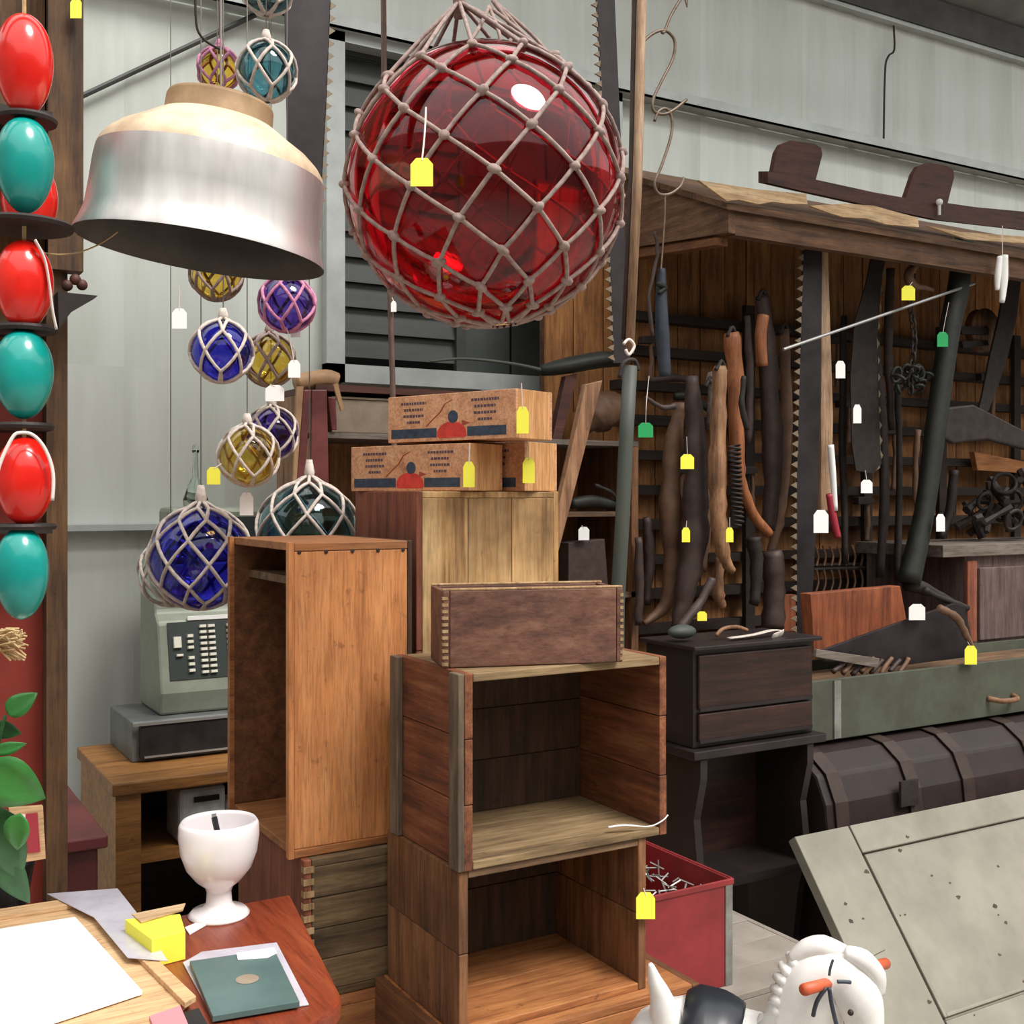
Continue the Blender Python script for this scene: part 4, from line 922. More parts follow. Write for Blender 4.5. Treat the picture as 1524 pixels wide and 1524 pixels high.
# printed boxes
Lc, Wc = Vector((-.79, .61)), Vector((.61, .79))
def c2w(x, d): return Vector((FW.x * d + RT.x * x, FW.y * d + RT.y * x, 0))
def printed(px, d, z0, L, W, H, label):
    base = c2w((px - CX) / F * d, d); u = (c2w(Lc.x, Lc.y)).normalized(); v = (c2w(Wc.x, Wc.y)).normalized()
    # local frame: x runs from left end to the near corner, y = inward normal of the printed face, z up
    mt = Matrix(((-u.x, v.x, 0, base.x + u.x * L), (-u.y, v.y, 0, base.y + u.y * L), (0, 0, 1, z0), (0, 0, 0, 1)))
    r = thing('printed_box', label, 'box', Vector((base.x, base.y, z0)), 'printed wooden boxes')
    t = .008
    MB(mt).box(0, L, 0, t, 0, H).build('printed_board', 'printwood', r, bevel=.0012)
    MB(mt).box(0, L, W - t, W, 0, H).build('back_board', 'printwood', r, bevel=.0012)
    MB(mt).box(0, t, t + .0003, W - t - .0003, 0, H).build('end_board', 'printend', r, bevel=.0012)
    MB(mt).box(L - t, L, t + .0003, W - t - .0003, 0, H).build('end_board', 'printend', r, bevel=.0012)
    MB(mt).box(t, L - t, t, W - t, H - .008, H - .002).build('lid', 'printwood', r)
    MB(mt).box(t, L - t, t, W - t, .001, .007).build('bottom_board', 'printwood', r)
    e = .0006
    MB(mt).box(.01, L * .40, -e, 0, .008, .008 + H * .20).build('navy_band', 'navy', r)
    MB(mt).box(L * .64, L * .93, -e, 0, .008, .008 + H * .20).build('navy_band', 'navy', r)
    # shield shaped red emblem with a dark ball above
    pts = []
    for k in range(13):
        a = math.pi * k / 12; pts.append((L * .52 + L * .115 * math.cos(a), -e * 1.6, H * .10 + H * .30 * math.sin(a) ** .8))
    pts += [(L * .52 - L * .10, -e * 1.6, .006), (L * .52 + L * .10, -e * 1.6, .006)]
    MB(mt).prism(pts, (0, e * 1.6, 0)).build('red_emblem', 'redink', r)
    MB(mt).prism([(L * .53 + L * .038 * math.cos(2 * math.pi * k / 16), -e * 2, H * .50 + L * .038 * math.sin(2 * math.pi * k / 16)) for k in range(16)], (0, e * 2, 0)).build('navy_ball', 'navy', r)
    st_ = [(L * .31, H * .32), (L * .37, H * .48), (L * .42, H * .60), (L * .46, H * .78), (L * .52, H * .86)]
    ms = MB(mt)
    for (xa, za), (xb, zb) in zip(st_, st_[1:]): ms.prism([(xa, -e, za), (xa + .004, -e, za), (xb + .004, -e, zb), (xb, -e, zb)], (0, e, 0))
    ms.prism([(L * .60, -e, H * .30), (L * .66, -e, H * .36), (L * .60, -e, H * .42)], (0, e, 0)).build('rust_flourish', 'rustink', r)
    # lettering blocks: four centred lines either side
    for cx_, first in ((L * .21, True), (L * .77, False)):
        ml = MB(mt)
        for row, wd in enumerate((.20, .15, .16, .10)):
            z = H * (.80 - row * .135); xa = cx_ - wd * L / 2
            while xa < cx_ + wd * L / 2:
                g_ = random.uniform(.004, .008); ml.box(xa, min(xa + g_, cx_ + wd * L / 2 + .002), -e, 0, z, z + H * .055); xa += g_ + .0022
        ml.build('lettering', 'ink', r)['kind'] = 'stuff'
    return r
hzt = hz1 + .0008
printed(698, 2.36, hzt, .345, .112, .099, 'printed wooden box with red emblem, lying lower on the stained crate')
printed(781, 2.43, hzt, .345, .118, .105, 'printed wooden box mostly hidden behind the lower emblem box')
printed(768, 2.30, hzt + .106, .355, .125, .100, 'printed wooden box with red emblem, topmost of the three')
pxtag(698, 706, PD(698, 700, 2.335).y, 17, 38, 'yellow', 'yellow price tag on the lower printed box', [(699, 660)])
pxtag(787, 700, PD(787, 700, 2.40).y, 18, 38, 'yellow', 'yellow price tag on the half hidden printed box', [(786, 655)])
pxtag(778, 625, PD(778, 600, 2.28).y, 18, 40, 'yellow', 'yellow price tag on the topmost printed box', [(776, 570)])
pxtag(961, 1348, 1.675, 28, 40, 'yellow', 'yellow price tag on the right edge of the lower open crate', [(958, 1322)])
lb_ = MB().tube(smoothpath([PY(905, 1231, 1.70), PY(930, 1228, 1.69), PY(965, 1230, 1.682), PY(985, 1222, 1.68), PY(994, 1213, 1.68)], 5), [(.004, .0012)] * 8 + [(.0015, .0012)] * 13, 6)
tag(lb_.build('white_label_tie', 'white', smooth=True), 'white paper tie lying on the floor edge of the open crate', 'label')

# ================================================================== SHELF UNIT behind the boxes
UY0, UY1 = 3.30, 3.66
ux0 = PY(470, 700, UY0).x; ux1 = PY(950, 700, UY0).x
def uz(px, py): return PY(px, py, UY0).z
su = thing('shelf_unit', 'dark wooden shelf unit below the louvred window', 'shelf', ((ux0 + ux1) / 2, UY0, 0))
zt = uz(600, 578); zs = uz(880, 655)
MB().box(ux0, ux1 - .45, UY0, UY1, zt - .02, zt).build('top_board', 'bench', su)
MB().box(ux0, ux1, UY0, UY1, zs - .018, zs).build('shelf_board', 'greytop', su)
MB().box(ux0, ux1, UY0, UY1, uz(876, 884) - .02, uz(876, 884)).build('lower_shelf', 'crateX', su)
MB().box(ux0 + .031, ux1 - .031, UY0 + .005, UY1 - .017, uz(880, 762) - .016, uz(880, 762)).build('middle_shelf', 'crateX', su)
MB().box(ux0, ux0 + .03, UY0, UY1, 0, zt - .021).build('side_panel', 'hame', su)
MB().box(ux1 - .03, ux1, UY0, UY1, 0, zs - .019).build('side_panel', 'crateZ', su)
MB().box(ux0 + .031, ux1 - .031, UY1 - .016, UY1, .0, zt - .021).build('back_panel', 'stallplank', su)
gx = PY(494, 620, UY0 + .02).x
gcb = thing('grey_carton', 'plain grey brown carton on the shelf left of the printed boxes', 'carton', (gx + .2, UY0 + .1, zs))
MB().box(gx, gx + .42, UY0 + .02, UY0 + .25, zs + .001, zs + .105).build('carton_body', 'greycarton', gcb, bevel=.003)
MB().box(gx - .002, gx + .2, UY0 + .015, UY0 + .26, zs + .106, zs + .112).build('lid_flap', 'greycarton', gcb)
# straps over a tan roll
ls = thing('leather_straps', 'maroon leather straps hanging from a tan leather roll', 'straps', PY(470, 730, 3.2))
MB().tube(smoothpath(pxpts([(440, 570), (460, 566), (485, 563), (500, 568)], 3.33), 4), .028, 10).build('roll', 'tanleather', ls, smooth=True)
for pts in ([(452, 580), (464, 580), (452, 735), (440, 735)], [(464, 580), (487, 580), (490, 735), (462, 735)], [(488, 590), (500, 592), (502, 640), (494, 640)]):
    MB().prism(pxpts(pts, 3.262 + .012 * (pts[0][0] % 3)), (0, .012, 0)).build('strap', 'redleather', ls, bevel=.003)
MB().prism(pxpts([(442, 575), (452, 575), (440, 735), (436, 735)], 3.285), (0, .012, 0)).build('tan_strap', 'tanleather', ls)
MB().prism(pxpts([(496, 572), (503, 570), (512, 608), (508, 612)], 3.25), (0, .008, 0)).build('tan_tail', 'tanleather', ls)
# long handled shovel
sv = thing('long_shovel', 'dark long handled shovel lying over the shelf unit', 'shovel', PY(830, 545, 3.2))
limb('handle', [(640, 538), (690, 534), (760, 541), (812, 552)], [2, 2.2, 2.6, 3], 3.34, 'greenpole', parent=sv)
P = smoothpath(pxpts([(805, 552), (825, 548), (855, 542), (890, 536), (912, 536), (925, 541)], 3.34), 4); kk = DY(850, 3.34) / F
MB().tube(P, [(a * kk, b * kk) for a, b in zip(smoothvals([6, 22, 30, 32, 26, 9], 4), smoothvals([7, 11, 13, 13, 11, 5], 4))], 14).build('blade', 'darkgreen', sv, smooth=True)
plate('leaning_plank', [(872, 572), (897, 566), (852, 742), (652, 1506), (632, 1506), (834, 742)], 2.95, .025, 'hame', 'tan plank leaning against the shelf unit', 'plank')
plate('dark_leaning_board', [(842, 560), (860, 556), (836, 655), (822, 655)], 3.31, .03, 'bench', 'short dark board leaning beside the tan plank', 'board')
limb('leather_hat', [(868, 640), (880, 620), (906, 610), (925, 625)], [10, 28, 32, 16], 3.50, 'leatherlt', 'crumpled brown leather bag on the shelf board', 'bag')
limb('iron_vise', [(850, 750), (880, 746), (915, 752)], [8, 10, 8], 3.38, 'darkgreen', 'dark green iron clamp on the shelf below the plank', 'clamp')
limb('iron_vise_bar', [(885, 722), (905, 730), (922, 744)], [3, 3, 3], 3.36, 'rustdark', 'thin iron rod sticking up from the green clamp', 'rod')
plate('dark_tin_sheet', [(846, 808), (900, 802), (906, 883), (846, 883)], 3.32, .12, 'leather', 'dark brown tin box behind the small dark box', 'box')
pxtag(869, 794, 3.30, 16, 20, 'white', 'white price tag on the dark brown tin', [(866, 782)])
# poles
p_ = thing('long_pole', 'long slender tan wooden pole hanging beside the red float', 'pole', PY(940, 525, 2.44))
MB().tube([PY(957, -105, 2.44), PY(955, 0, 2.44), PY(949, 260, 2.44), PY(937, 525, 2.44)], [.011, .013, .013, .012], 12).build('shaft', 'polewood', p_, smooth=True)
MB().tube([PY(947, -100, 2.46), PY(945, 0, 2.46), PY(940, 260, 2.46), PY(929, 505, 2.46)], .0085, 8).build('dark_rod', 'leather', p_, smooth=True)
MB().tube(smoothpath(pxpts([(928, 512), (936, 505), (944, 515), (936, 528), (931, 520)], 2.41), 4), .004, 6).build('cord_knot', 'string', p_, smooth=True)
gp = thing('grey_green_pole', 'thick grey green painted pole standing behind the crates', 'pole', PY(920, 1000, 2.5))
MB().tube([PY(938, 545, 2.5), PY(932, 650, 2.5), PY(926, 780, 2.5), PY(919, 900, 2.5), Vector((PY(914, 1000, 2.5).x, 2.5, 0))], .0195, 14).build('shaft', 'greenpole', gp, smooth=True)
MB().tube(smoothpath(pxpts([(922, 562), (928, 540), (944, 536), (950, 552)], 2.49), 4), .006, 8).build('iron_hook', 'rustdark', gp, smooth=True)
tag(MB().tube([PY(570, -60, 2.9), PY(572, 130, 2.9), PY(584, 560, 2.9), PY(590, 800, 2.9), Vector((PY(592, 800, 2.9).x, 2.9, 0))], .0085, 8).build('thin_brown_rod', 'thinrod', smooth=True), 'thin brown rod standing before the louvred window', 'rod')
pxtag(586, 456, 2.88, 8, 16, 'white', 'small white tag on the thin brown rod', [(583, 440, 2.9)])
# S hooks
HY = 2.46
hk = [[(1020, -12), (1000, 20), (988, 48), (984, 44)],
      [(948, 100), (958, 62), (985, 45), (1003, 58), (1002, 85), (985, 120), (972, 148), (973, 165), (988, 170), (1005, 162), (1022, 148)],
      [(974, 180), (980, 166), (992, 162), (1000, 178), (998, 205), (984, 248), (974, 272), (980, 288), (996, 289), (1012, 278), (1018, 264)]]
hl = ['bent wire hanger at the top of the hook chain', 'upper rusty wire S hook beside the tan pole', 'lower rusty wire S hook beside the tan pole']
for P_, l_ in zip(hk, hl):
    tag(MB().tube(smoothpath(pxpts(P_, HY), 5), .0042, 8).build('wire_hook', 'wire', smooth=True), l_, 'hook', 'chain of wire S hooks')
tag(MB().tube(smoothpath([Vector((PY(1022, -14, HY).x, HY, 3.46)), PY(1024, -14, HY), PY(1018, -8, HY)], 3), .002, 6).build('hook_wire', 'wire'), 'thin wire that carries the chain of S hooks', 'wire')
tag(MB().tube(smoothpath(pxpts([(990, 289), (989, 330), (984, 400)], HY), 4), .0022, 6).build('hook_wire', 'wire'), 'thin dark wire hanging from the lower S hook', 'wire')
wh = MB().tube(smoothpath(pxpts([(1330, 38), (1331, 74), (1322, 84), (1317, 110), (1315, 225)], WY - .04), 4), .005, 6)
tag(wh.build('wall_hook_wire', 'rustdark'), 'thin hooked wire on the pale wall above the bench', 'wire')
wl = MB().tube(smoothpath([PY(292, -90, 2.0), PY(291, 20, 2.0), PY(300, 55, 2.0), PY(330, 75, 2.0)], 4), .0022, 6)
tag(wl.build('loose_wire', 'rustdark', smooth=True), 'loose dark wire curling above the amber float', 'wire')

# ================================================================== DRAWER CABINET, STAND, TRUNK, CHEST
kY = 2.52
kx0 = PY(1035, 1118, kY).x; kx1 = PY(1216, 1094, kY).x
kz0 = .785; kz1 = PY(1035, 962, kY).z
kb = thing('drawer_cabinet', 'near black wooden cabinet with two wide drawers', 'cabinet', (kx0, kY, kz0))
MB().box(kx0 + .004, kx1 - .004, kY + .015, kY + .235, kz0, kz1 - .012).build('case', 'cabframe', kb, bevel=.003)
MB().box(kx0 - .012, kx1 + .012, kY - .012, kY + .25, kz1 - .012, kz1).build('top_board', 'cabframe', kb, bevel=.003)
dh = kz1 - kz0 - .02
for (f0, f1) in ((.40, .97), (.07, .36)):
    d_ = MB().box(kx0 + .018, kx1 - .018, kY + .004, kY + .016, kz0 + dh * f0, kz0 + dh * f1).build('drawer', 'cabdark', kb, bevel=.004)
    MB().box(kx0 + .018, kx1 - .018, kY + .0, kY + .005, kz0 + dh * f0 - .004, kz0 + dh * f0 + .006).build('lip', 'cabframe', d_)
sn = thing('cabinet_stand', 'dark wooden stand with scrolled side under the drawer cabinet', 'stand', (kx0, kY, 0))
MB().box(kx0 - .02, kx1 + .02, kY - .02, kY + .27, kz0 - .026, kz0 - .001).build('stand_top', 'cabframe', sn, bevel=.003)
def scroll(xa):
    pts = [(kY + .0, 0), (kY + .0, .06), (kY + .05, .16), (kY + .03, .30), (kY + .0, .42), (kY + .02, .58), (kY - .01, .70), (kY - .01, .755), (kY + .25, .755), (kY + .25, 0)]
    MB().prism([(xa, y, z) for y, z in pts], (.025, 0, 0)).build('side_board', 'cabframe', sn)
scroll(kx0 + .01); scroll(kx1 - .05)
MB().box(kx0 + .04, kx1 - .055, kY + .21, kY + .225, .30, .75).build('back_board', 'cabdark', sn)
MB().box(kx0 + .04, kx1 + .02, kY + .0, kY + .22, .375, .40).build('lower_shelf', 'cabframe', sn)
# small items on cabinet
cl = MB().tube(smoothpath(pxpts([(1066, 946), (1076, 936), (1096, 933), (1112, 938)], kY + .08), 4), .006, 8)
tag(cl.build('bent_wood_handle', 'hame', smooth=True), 'small bent wooden handle on the drawer cabinet', 'handle')
rg2 = MB().tube(smoothpath([PY(1085, 950, kY + .05), PY(1120, 945, kY + .05), PY(1150, 938, kY + .06), PY(1165, 941, kY + .05), PY(1150, 948, kY + .03)], 4), [(.012, .003)] * 17, 8)
tag(rg2.build('white_rag_strip', 'ropelight', smooth=True), 'pale rag strip lying on the drawer cabinet', 'rag')
tt = MB().ball(PY(1015, 940, kY + .1), .03, 12, 8, (1.6, 1, .7)); tag(tt.build('grey_cloth_lump', 'greenpole', smooth=True), 'dull grey cloth lump on the left of the drawer cabinet', 'cloth')
# trunk
TX0 = kx1 + .03; TYF = 2.50; TZT = .70
tk = thing('travel_trunk', 'dark brown round shouldered trunk with tin bands behind the grey door', 'trunk', (TX0 + .5, TYF + .2, 0))
prof = [(TYF + .03, .03), (TYF + .0, .06), (TYF + .0, .46), (TYF + .012, .56), (TYF + .05, .64), (TYF + .12, .688), (TYF + .2, TZT), (TYF + .5, TZT), (TYF + .5, .03)]
MB().prism([(TX0, y, z) for y, z in prof], (1.75, 0, 0)).build('body', 'trunk', tk, bevel=.01)
def band(xa, wd, mat='trunkband'):
    pr2 = [(y - .005 if y < TYF + .3 else y, z + (.004 if z > .55 else 0)) for y, z in prof[1:8]]
    vs_ = [(x, y, z) for x in (xa, xa + wd) for y, z in pr2]; n = len(pr2)
    o = MB().add(vs_, [(i, i + 1, n + i + 1, n + i) for i in range(n - 1)]).build('tin_band', mat, tk)
    sm = o.modifiers.new('t', 'SOLIDIFY'); sm.thickness = .004
for xa in (.03, .36, .62, .98, 1.34): band(TX0 + xa, .055)
MB().box(TX0 + .30, TX0 + .38, TYF - .016, TYF - .006, .52, .60).build('lock_plate', 'rustdark', tk)
# green chest on trunk
gY = 2.665
gz0 = TZT + .012; gx0 = TX0 + .02
gz1 = PY(1300, 1004, gY).z
gch = thing('green_chest', 'long chipped grey green tool chest resting on the trunk', 'chest', (gx0 + .8, gY, gz0))
MB().box(gx0, gx0 + 1.7, gY, gY + .015, gz0, gz1).build('front_board', 'greenchest', gch, bevel=.003)
MB().box(gx0, gx0 + .015, gY + .0155, gY + .36, gz0, gz1).build('end_board', 'greenchest', gch, bevel=.003)
MB().box(gx0 + 1.685, gx0 + 1.7, gY + .0155, gY + .36, gz0, gz1).build('end_board', 'greenchest', gch)
MB().box(gx0 + .0155, gx0 + 1.684, gY + .345, gY + .36, gz0, gz1).build('back_board', 'greenchest', gch)
MB().box(gx0 + .0155, gx0 + 1.684, gY + .0155, gY + .344, gz0, gz0 + .01).build('bottom_board', 'greenchest', gch)
q = PY(1240, 1060, gY)
MB().box(q.x - .0, q.x + .03, gY - .006, gY, gz0 + .005, gz1 - .005).build('corner_strap', 'tinedge', gch)
q = PY(1492, 1040, gY - .01)
MB().tube(smoothpath([q + Vector((-.07, .01, .006)), q + Vector((-.04, -.03, .0)), q + Vector((.04, -.03, 0)), q + Vector((.07, .01, .006))], 4), .010, 8).build('handle', 'hame', gch, smooth=True)
MB().box(gx0 + .05, gx0 + 1.6, gY + .05, gY + .33, gz1 - .05, gz1 - .035).build('tray', 'crateX', gch)
# contents on chest: terracotta case, black sheet, straw mat
tcz = gz1 - .03
MB_ = plate('terracotta_case', [(1206, 884), (1340, 872), (1356, 960), (1212, 972)], gY + .22, .05, 'redbrick', 'terracotta brown case panel leaning behind the black metal sheet', 'case')
plate('metal_sheet', [(1212, 972), (1300, 940), (1420, 898), (1436, 902), (1446, 950), (1440, 978), (1330, 992), (1230, 985)], gY + .06, .012, 'sawsteel', 'wide black triangular metal sheet lying across the green chest', 'metal sheet')
plate('pale_stick', [(1216, 966), (1310, 980), (1306, 994), (1214, 978)], gY + .03, .015, 'greytop', 'pale stick along the edge of the green chest', 'stick')
for k in range(8):
    limb('bundle_stick', [(1240 + k * 14, 1000 + (k % 3) * 2), (1262 + k * 13, 982 - (k % 2) * 3)], [4, 3], gY + .045 + .004 * (k % 3), 'leatherlt' if k % 2 else 'leather', 'short brown stick in the bundle inside the green chest', 'stick', group='sticks bundled in the green chest')
limb('scythe_snath', [(1376, 878), (1400, 890), (1440, 905)], [5, 5, 5], gY + .1, 'rustdark', 'short dark iron arm beside the purple grey cupboard', 'arm')
limb('tan_strap_end', [(1398, 905), (1424, 920), (1440, 950), (1448, 966)], [6, 6, 5, 4], gY + .0, 'leatherlt', 'curled brown strap end beside the black metal sheet', 'strap')
# cupboard at right
cu0 = PY(1440, 900, 3.125).x
cup = thing('purple_cupboard', 'purple grey cupboard with grey plank top behind the green chest', 'cupboard', (cu0 + .4, 3.3, 0))
czt = PY(1440, 828, 3.125).z
MB().box(cu0, cu0 + .95, 3.14, 3.56, 0, czt - .001).build('carcass', 'purplegrey', cup)
MB().box(cu0 - .0, cu0 + .06, 3.125, 3.139, .9, czt - .02).build('stile', 'redboard', cup)
MB().box(cu0 + .08, cu0 + .9, 3.125, 3.139, .9, czt - .05).build('door_panel', 'purplegrey', cup, bevel=.004)
MB().box(cu0 - .17, cu0 + .97, 3.11, 3.58, czt, czt + .05).build('top_plank', 'greytop', cup, bevel=.003)
MB().box(cu0 - .16, cu0 - .002, 3.50, 3.52, 0, czt - .001).build('back_board', 'purplegrey', cup)
# stall tags
for a in [(1023, 687, 20, 22, 'yellow', 'yellow price tag on the dark horse collar', [(1022, 650)]), (1021, 796, 12, 22, 'yellow', 'narrow yellow tag low on the dark horse collar', [(1022, 775)]),
          (1086, 796, 11, 22, 'yellow', 'narrow yellow tag beside the pale hame', [(1086, 770)]), (1352, 436, 20, 22, 'yellow', 'yellow price tag on the hanging chain', [(1358, 420)]),
          (1403, 505, 16, 22, 'greentag', 'green price tag beside the plough beam', [(1406, 480), (1412, 450)]), (961, 640, 22, 22, 'greentag', 'green tag at the left edge of the stall', [(962, 600), (966, 560, 3.14)]),
          (1290, 724, 17, 20, 'white', 'white price tag below the curved saw', [(1288, 700)]), (1276, 616, 12, 28, 'white', 'white paper tag on the curved saw', None), (1251, 550, 14, 26, 'white', 'folded white tag left of the curved saw', None),
          (1222, 776, 22, 34, 'white', 'white square tag beside the red and white handle', None), (1400, 778, 13, 26, 'white', 'white tag beside the iron heap', None),
          (1045, 917, 14, 14, 'yellow', 'pale yellow tag above the drawer cabinet', None)]:
    pxtag(a[0], a[1], TY - .09, a[2], a[3], a[4], a[5], a[6])
pxtag(1365, 911, gY + .04, 24, 24, 'white', 'crumpled white tag on the black metal sheet')
pxtag(1445, 975, gY - .02, 18, 28, 'yellow', 'yellow price tag hanging over the green chest', [(1440, 955)])

# ================================================================== GREY DOOR
Ad = PD(1183, 1245, 3.28)
ez = Vector((0, .36, .47)).normalized()       # up the slope
ddx = Vector((1, 0, 0)); nrm = ddx.cross(ez).normalized()    # faces the viewer
if nrm.y > 0: nrm = -nrm
LD = Ad.z / ez.z
O = Ad - ez * LD
def dp(u, v, n_): return O + ddx * u + ez * v + nrm * n_
dr = thing('panelled_door', 'old grey painted panelled door lying on its side against the trunk', 'door', O)
def dbox(u0, u1, v0, v1, n0, n1, name, mat='doorpaint', bevel=.003):
    return MB().hexa([dp(u0, v0, n0), dp(u1, v0, n0), dp(u1, v1, n0), dp(u0, v1, n0)], [dp(u0, v0, n1), dp(u1, v0, n1), dp(u1, v1, n1), dp(u0, v1, n1)]).build(name, mat, dr, bevel=bevel)
DL = 1.95
v1 = LD
dbox(0, .215, 0.0, v1, -.035, 0, 'rail')
dbox(.222, DL, v1 - .085, v1, -.035, 0, 'stile')
dbox(.222, DL, 0, .10, -.035, 0, 'stile')
dbox(.2155, .2275, .10, v1 - .085, -.03, -.014, 'groove', 'chip', 0)
dbox(.228, .240, .108, v1 - .092, -.02, -.003, 'moulding')
dbox(.235, DL, .10, v1 - .085, -.03, -.012, 'panel')
dbox(.228, DL, .1005, .1075, -.03, -.014, 'groove', 'chip', 0)
dbox(.24, DL, .108, .118, -.02, -.003, 'moulding')
dbox(.228, DL, v1 - .0885, v1 - .0855, -.03, -.012, 'groove', 'chip', 0)
for k in range(26):
    u, v = random.uniform(.02, 1.2), random.uniform(.05, v1 - .02); r = random.uniform(.003, .009)
    base_n = -.012 if (u > .24 and .112 < v < v1 - .086) else 0
    if (.21 < u < .245) or (.095 < v < .12) or (v1 - .09 < v < v1 - .08): continue
    pts = [dp(u + r * random.uniform(.6, 1.5) * math.cos(a), v + r * random.uniform(.5, 1.1) * math.sin(a), base_n + .0004) for a in [i * math.pi / 4 for i in range(8)]]
    MB().prism(pts, -nrm * .001).build('paint_chip', 'chip', dr)
MB().prism([dp(.05, .30, .0004), dp(.13, .31, .0004), dp(.13, .312, .0004), dp(.05, .302, .0004)], -nrm * .001).build('crack', 'chip', dr)

# ================================================================== RED TIN BOX on slatted crate
rk_ = thing('red_tin_box', 'open scuffed red tin tool box with bare metal corner', 'tool box', PD(1085, 1465, 2.6))
fr = PD(1090, 1465, 2.6); rx1, ry0, rz0 = fr.x, fr.y, fr.z
rz1 = PD(1090, 1308, 2.6).z; rx0 = rx1 - .36; ry1 = ry0 + .34
MB().box(rx0, rx1 - .022, ry0, ry0 + .006, rz0, rz1).build('front_panel', 'redtool', rk_, bevel=.002)
MB().box(rx1 - .0215, rx1, ry0 - .002, ry0 + .006, rz0, rz1).build('corner_edge', 'tinedge', rk_, bevel=.002)
MB().box(rx1 - .006, rx1, ry0 + .0065, ry1, rz0, rz1).build('side_panel', 'redtool', rk_, bevel=.002)
MB().box(rx0, rx0 + .006, ry0 + .0065, ry1, rz0, rz1).build('side_panel', 'redtool', rk_, bevel=.002)
MB().box(rx0 + .0065, rx1 - .0065, ry1 - .006, ry1, rz0, rz1).build('back_panel', 'redtool', rk_, bevel=.002)
MB().box(rx0 + .0065, rx1 - .0065, ry0 + .0065, ry1 - .0065, rz0, rz0 + .006).build('bottom_panel', 'redtool', rk_)
MB().box(rx0, rx1 + .003, ry0 - .003, ry0 + .003, rz1 - .012, rz1 + .002).build('rim', 'redtool', rk_, bevel=.002)
MB().box(rx1 - .003, rx1 + .003, ry0 + .003, ry1, rz1 - .008, rz1 + .003).build('rim', 'redtool', rk_, bevel=.002)
wm = MB()
for k in range(150):
    a = Vector((random.uniform(rx0 + .03, rx1 - .03), random.uniform(ry0 + .03, ry1 - .03), rz1 - random.uniform(.02, .06)))
    dv_ = Vector((random.gauss(0, 1), random.gauss(0, 1), random.gauss(0, .3))).normalized() * .02
    wm.tube([a - dv_, a, a + dv_], .002, 4)
tag(wm.build('scrap_filling', 'tinedge'), 'tangle of grey metal scraps filling the red tin box', 'scrap', kind='stuff')
sc_ = crate('low_platform', 'low grey boarded platform carrying the red tin box', rx0 + .01, 2.07, ry0 - .05, 2.38, .002, rz0 - .001, '', .016, .014, {'*': 'platform'}, (2, 2, 2, 2, 2, (4, 1)), None)

# ================================================================== ROCKING HORSE
HD = 1.92
def hp(px, py, dd=0): return PD(px, py, HD + dd)
hr = thing('rocking_horse', 'white wooden rocking horse with black saddle and orange handle pegs', 'rocking horse', Vector((hp(1120, 1500).x, hp(1120, 1500).y, 0)))
kk = HD / F
spine = [(968, 1600, .06), (985, 1560, .06), (1040, 1562, .05), (1110, 1590, .03), (1165, 1590, .01), (1190, 1545, 0), (1200, 1500, -.01), (1216, 1462, -.02), (1246, 1452, -.03), (1274, 1480, -.05), (1286, 1520, -.06), (1290, 1556, -.07)]
rad = [(30, 40), (62, 62), (80, 78), (84, 80), (78, 84), (50, 62), (44, 56), (44, 52), (42, 46), (34, 38), (26, 30), (20, 22)]
P = smoothpath([hp(a, b, c_) for a, b, c_ in spine], 5)
ra = smoothvals([a for a, b in rad], 5); rb_ = smoothvals([b for a, b in rad], 5)
bd = MB().tube(P, [(a * kk, b * kk) for a, b in zip(ra, rb_)], 20).build('body', 'horsewhite', hr, smooth=True)
# mane: row of carved locks
mn = [(1190, 1408), (1174, 1420), (1162, 1435), (1154, 1452), (1150, 1470), (1147, 1488), (1147, 1506), (1148, 1524)]
for k, (a, b) in enumerate(mn):
    dx_, dy_ = (1226 - a), (1476 - b); L_ = math.hypot(dx_, dy_)
    MB().tube([hp(a, b, -.01), hp(a + dx_ / L_ * 14, b + dy_ / L_ * 14 + 4, -.03), hp(a + dx_ / L_ * 30, b + dy_ / L_ * 30 + 7, -.034)], [.007, .012, .006], 10).build('mane_lock', 'horsewhite', hr, smooth=True)
MB().tube(smoothpath([hp(1178, 1428, -.025), hp(1200, 1412, -.03), hp(1226, 1408, -.035), hp(1262, 1420, -.04)], 4), smoothvals([.010, .016, .018, .012], 4), 12).build('crest', 'horsewhite', hr, smooth=True)
MB().tube(smoothpath([hp(1258, 1418, -.05), hp(1284, 1428, -.06), hp(1304, 1452, -.06), hp(1308, 1480, -.06)], 4), smoothvals([.012, .017, .016, .009], 4), 12).build('forelock', 'horsewhite', hr, smooth=True)
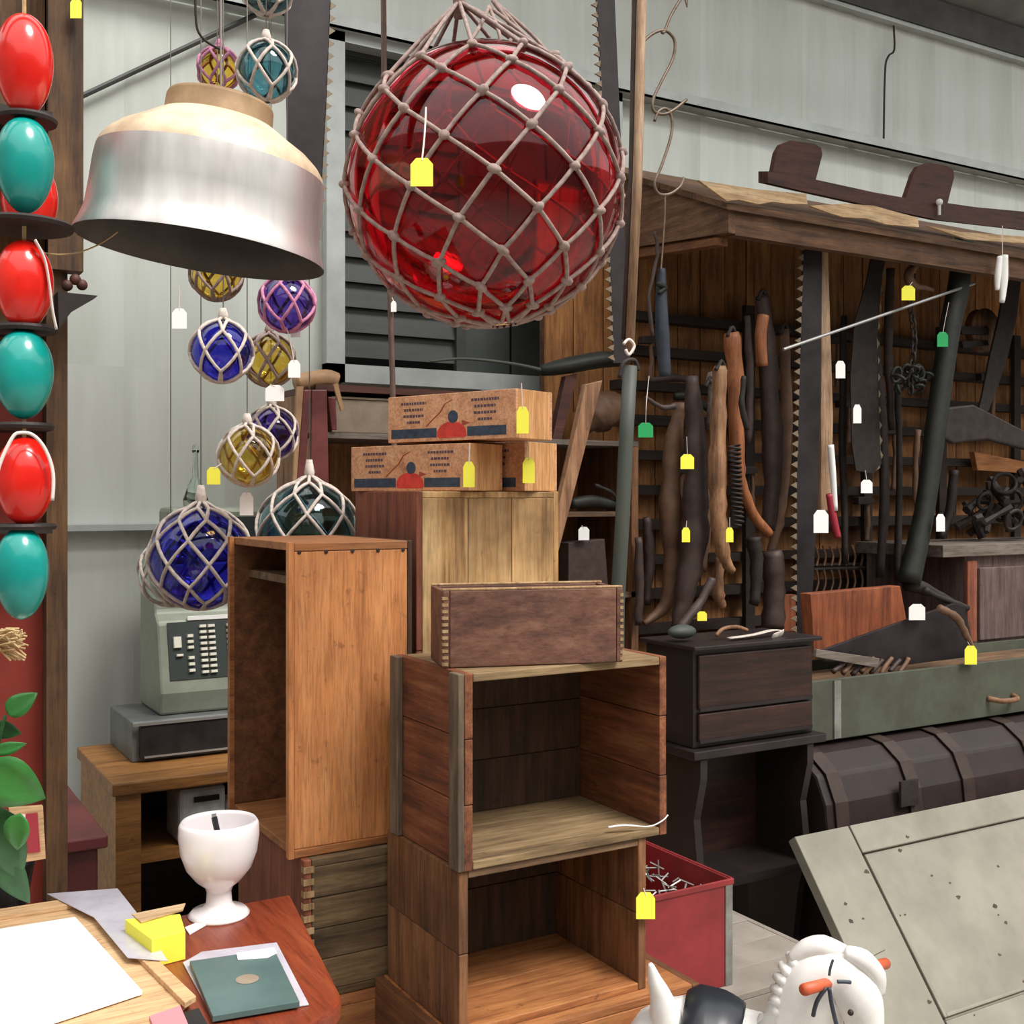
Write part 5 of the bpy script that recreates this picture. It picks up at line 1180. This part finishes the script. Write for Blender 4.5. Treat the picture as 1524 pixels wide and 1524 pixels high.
# pegs
MB().tube([hp(1240, 1461, -.05), hp(1197, 1473, -.13)], [.0085, .0095], 12).build('handle_peg', 'peg', hr, smooth=True)
MB().tube([hp(1292, 1440, .0), hp(1318, 1434, .06)], [.0085, .0095], 12).build('handle_peg', 'peg', hr, smooth=True)
def strap(pts, r, nm='bridle_strap'): MB().tube(smoothpath([hp(*p) for p in pts], 4), r, 6).build(nm, 'bluesteel', hr, smooth=True)
strap([(1240, 1428, -.085), (1236, 1440, -.088), (1234, 1452, -.09)], .0022)
strap([(1246, 1461, -.09), (1256, 1461, -.09), (1266, 1462, -.088)], .003)
strap([(1229, 1470, -.095), (1216, 1490, -.095), (1210, 1512, -.09)], .0035)
strap([(1234, 1470, -.095), (1238, 1496, -.095), (1246, 1530, -.09)], .0035)
MB().ball(hp(1266, 1507, -.095), .005, 10, 8).build('eye', 'trunk', hr, smooth=True)
# saddle, rump handle
P = smoothpath([hp(1010, 1556, .055), hp(1030, 1561, .05), hp(1060, 1568, .045), hp(1085, 1578, .038)], 4)
MB().tube(P, [(a * kk, a * kk) for a in smoothvals([80, 94, 94, 86], 4)], 24).build('saddle', 'saddle', hr, smooth=True)
MB().tube(smoothpath([hp(968, 1434, .03), hp(974, 1456, .03), hp(984, 1484, .03), hp(996, 1530, .03)], 4), [(a * kk, a * kk * .8) for a in smoothvals([4, 12, 20, 34], 4)], 14).build('tail', 'horsewhite', hr, smooth=True)
for a, c_ in ((1000, .08), (1040, -.05), (1150, .06), (1180, -.06)):
    t0 = hp(a, 1600, c_); MB().tube([t0, Vector((t0.x, t0.y, .28)) + FW * (c_ * .2), Vector((t0.x, t0.y, .07)) + FW * (c_ * .4)], [.035, .024, .02], 10).build('leg', 'horsewhite', hr, smooth=True)
for c_ in (-.07, .09):
    a = hp(930, 1500, c_); b = hp(1260, 1500, c_); a.z = b.z = 0
    Pm = [a.lerp(b, i / 10) + Vector((0, 0, .02 + .07 * (2 * i / 10 - 1) ** 2 + .02)) for i in range(11)]
    MB().tube(Pm, [(.014, .022)] * 11, 8).build('rocker', 'peg', hr, smooth=True)
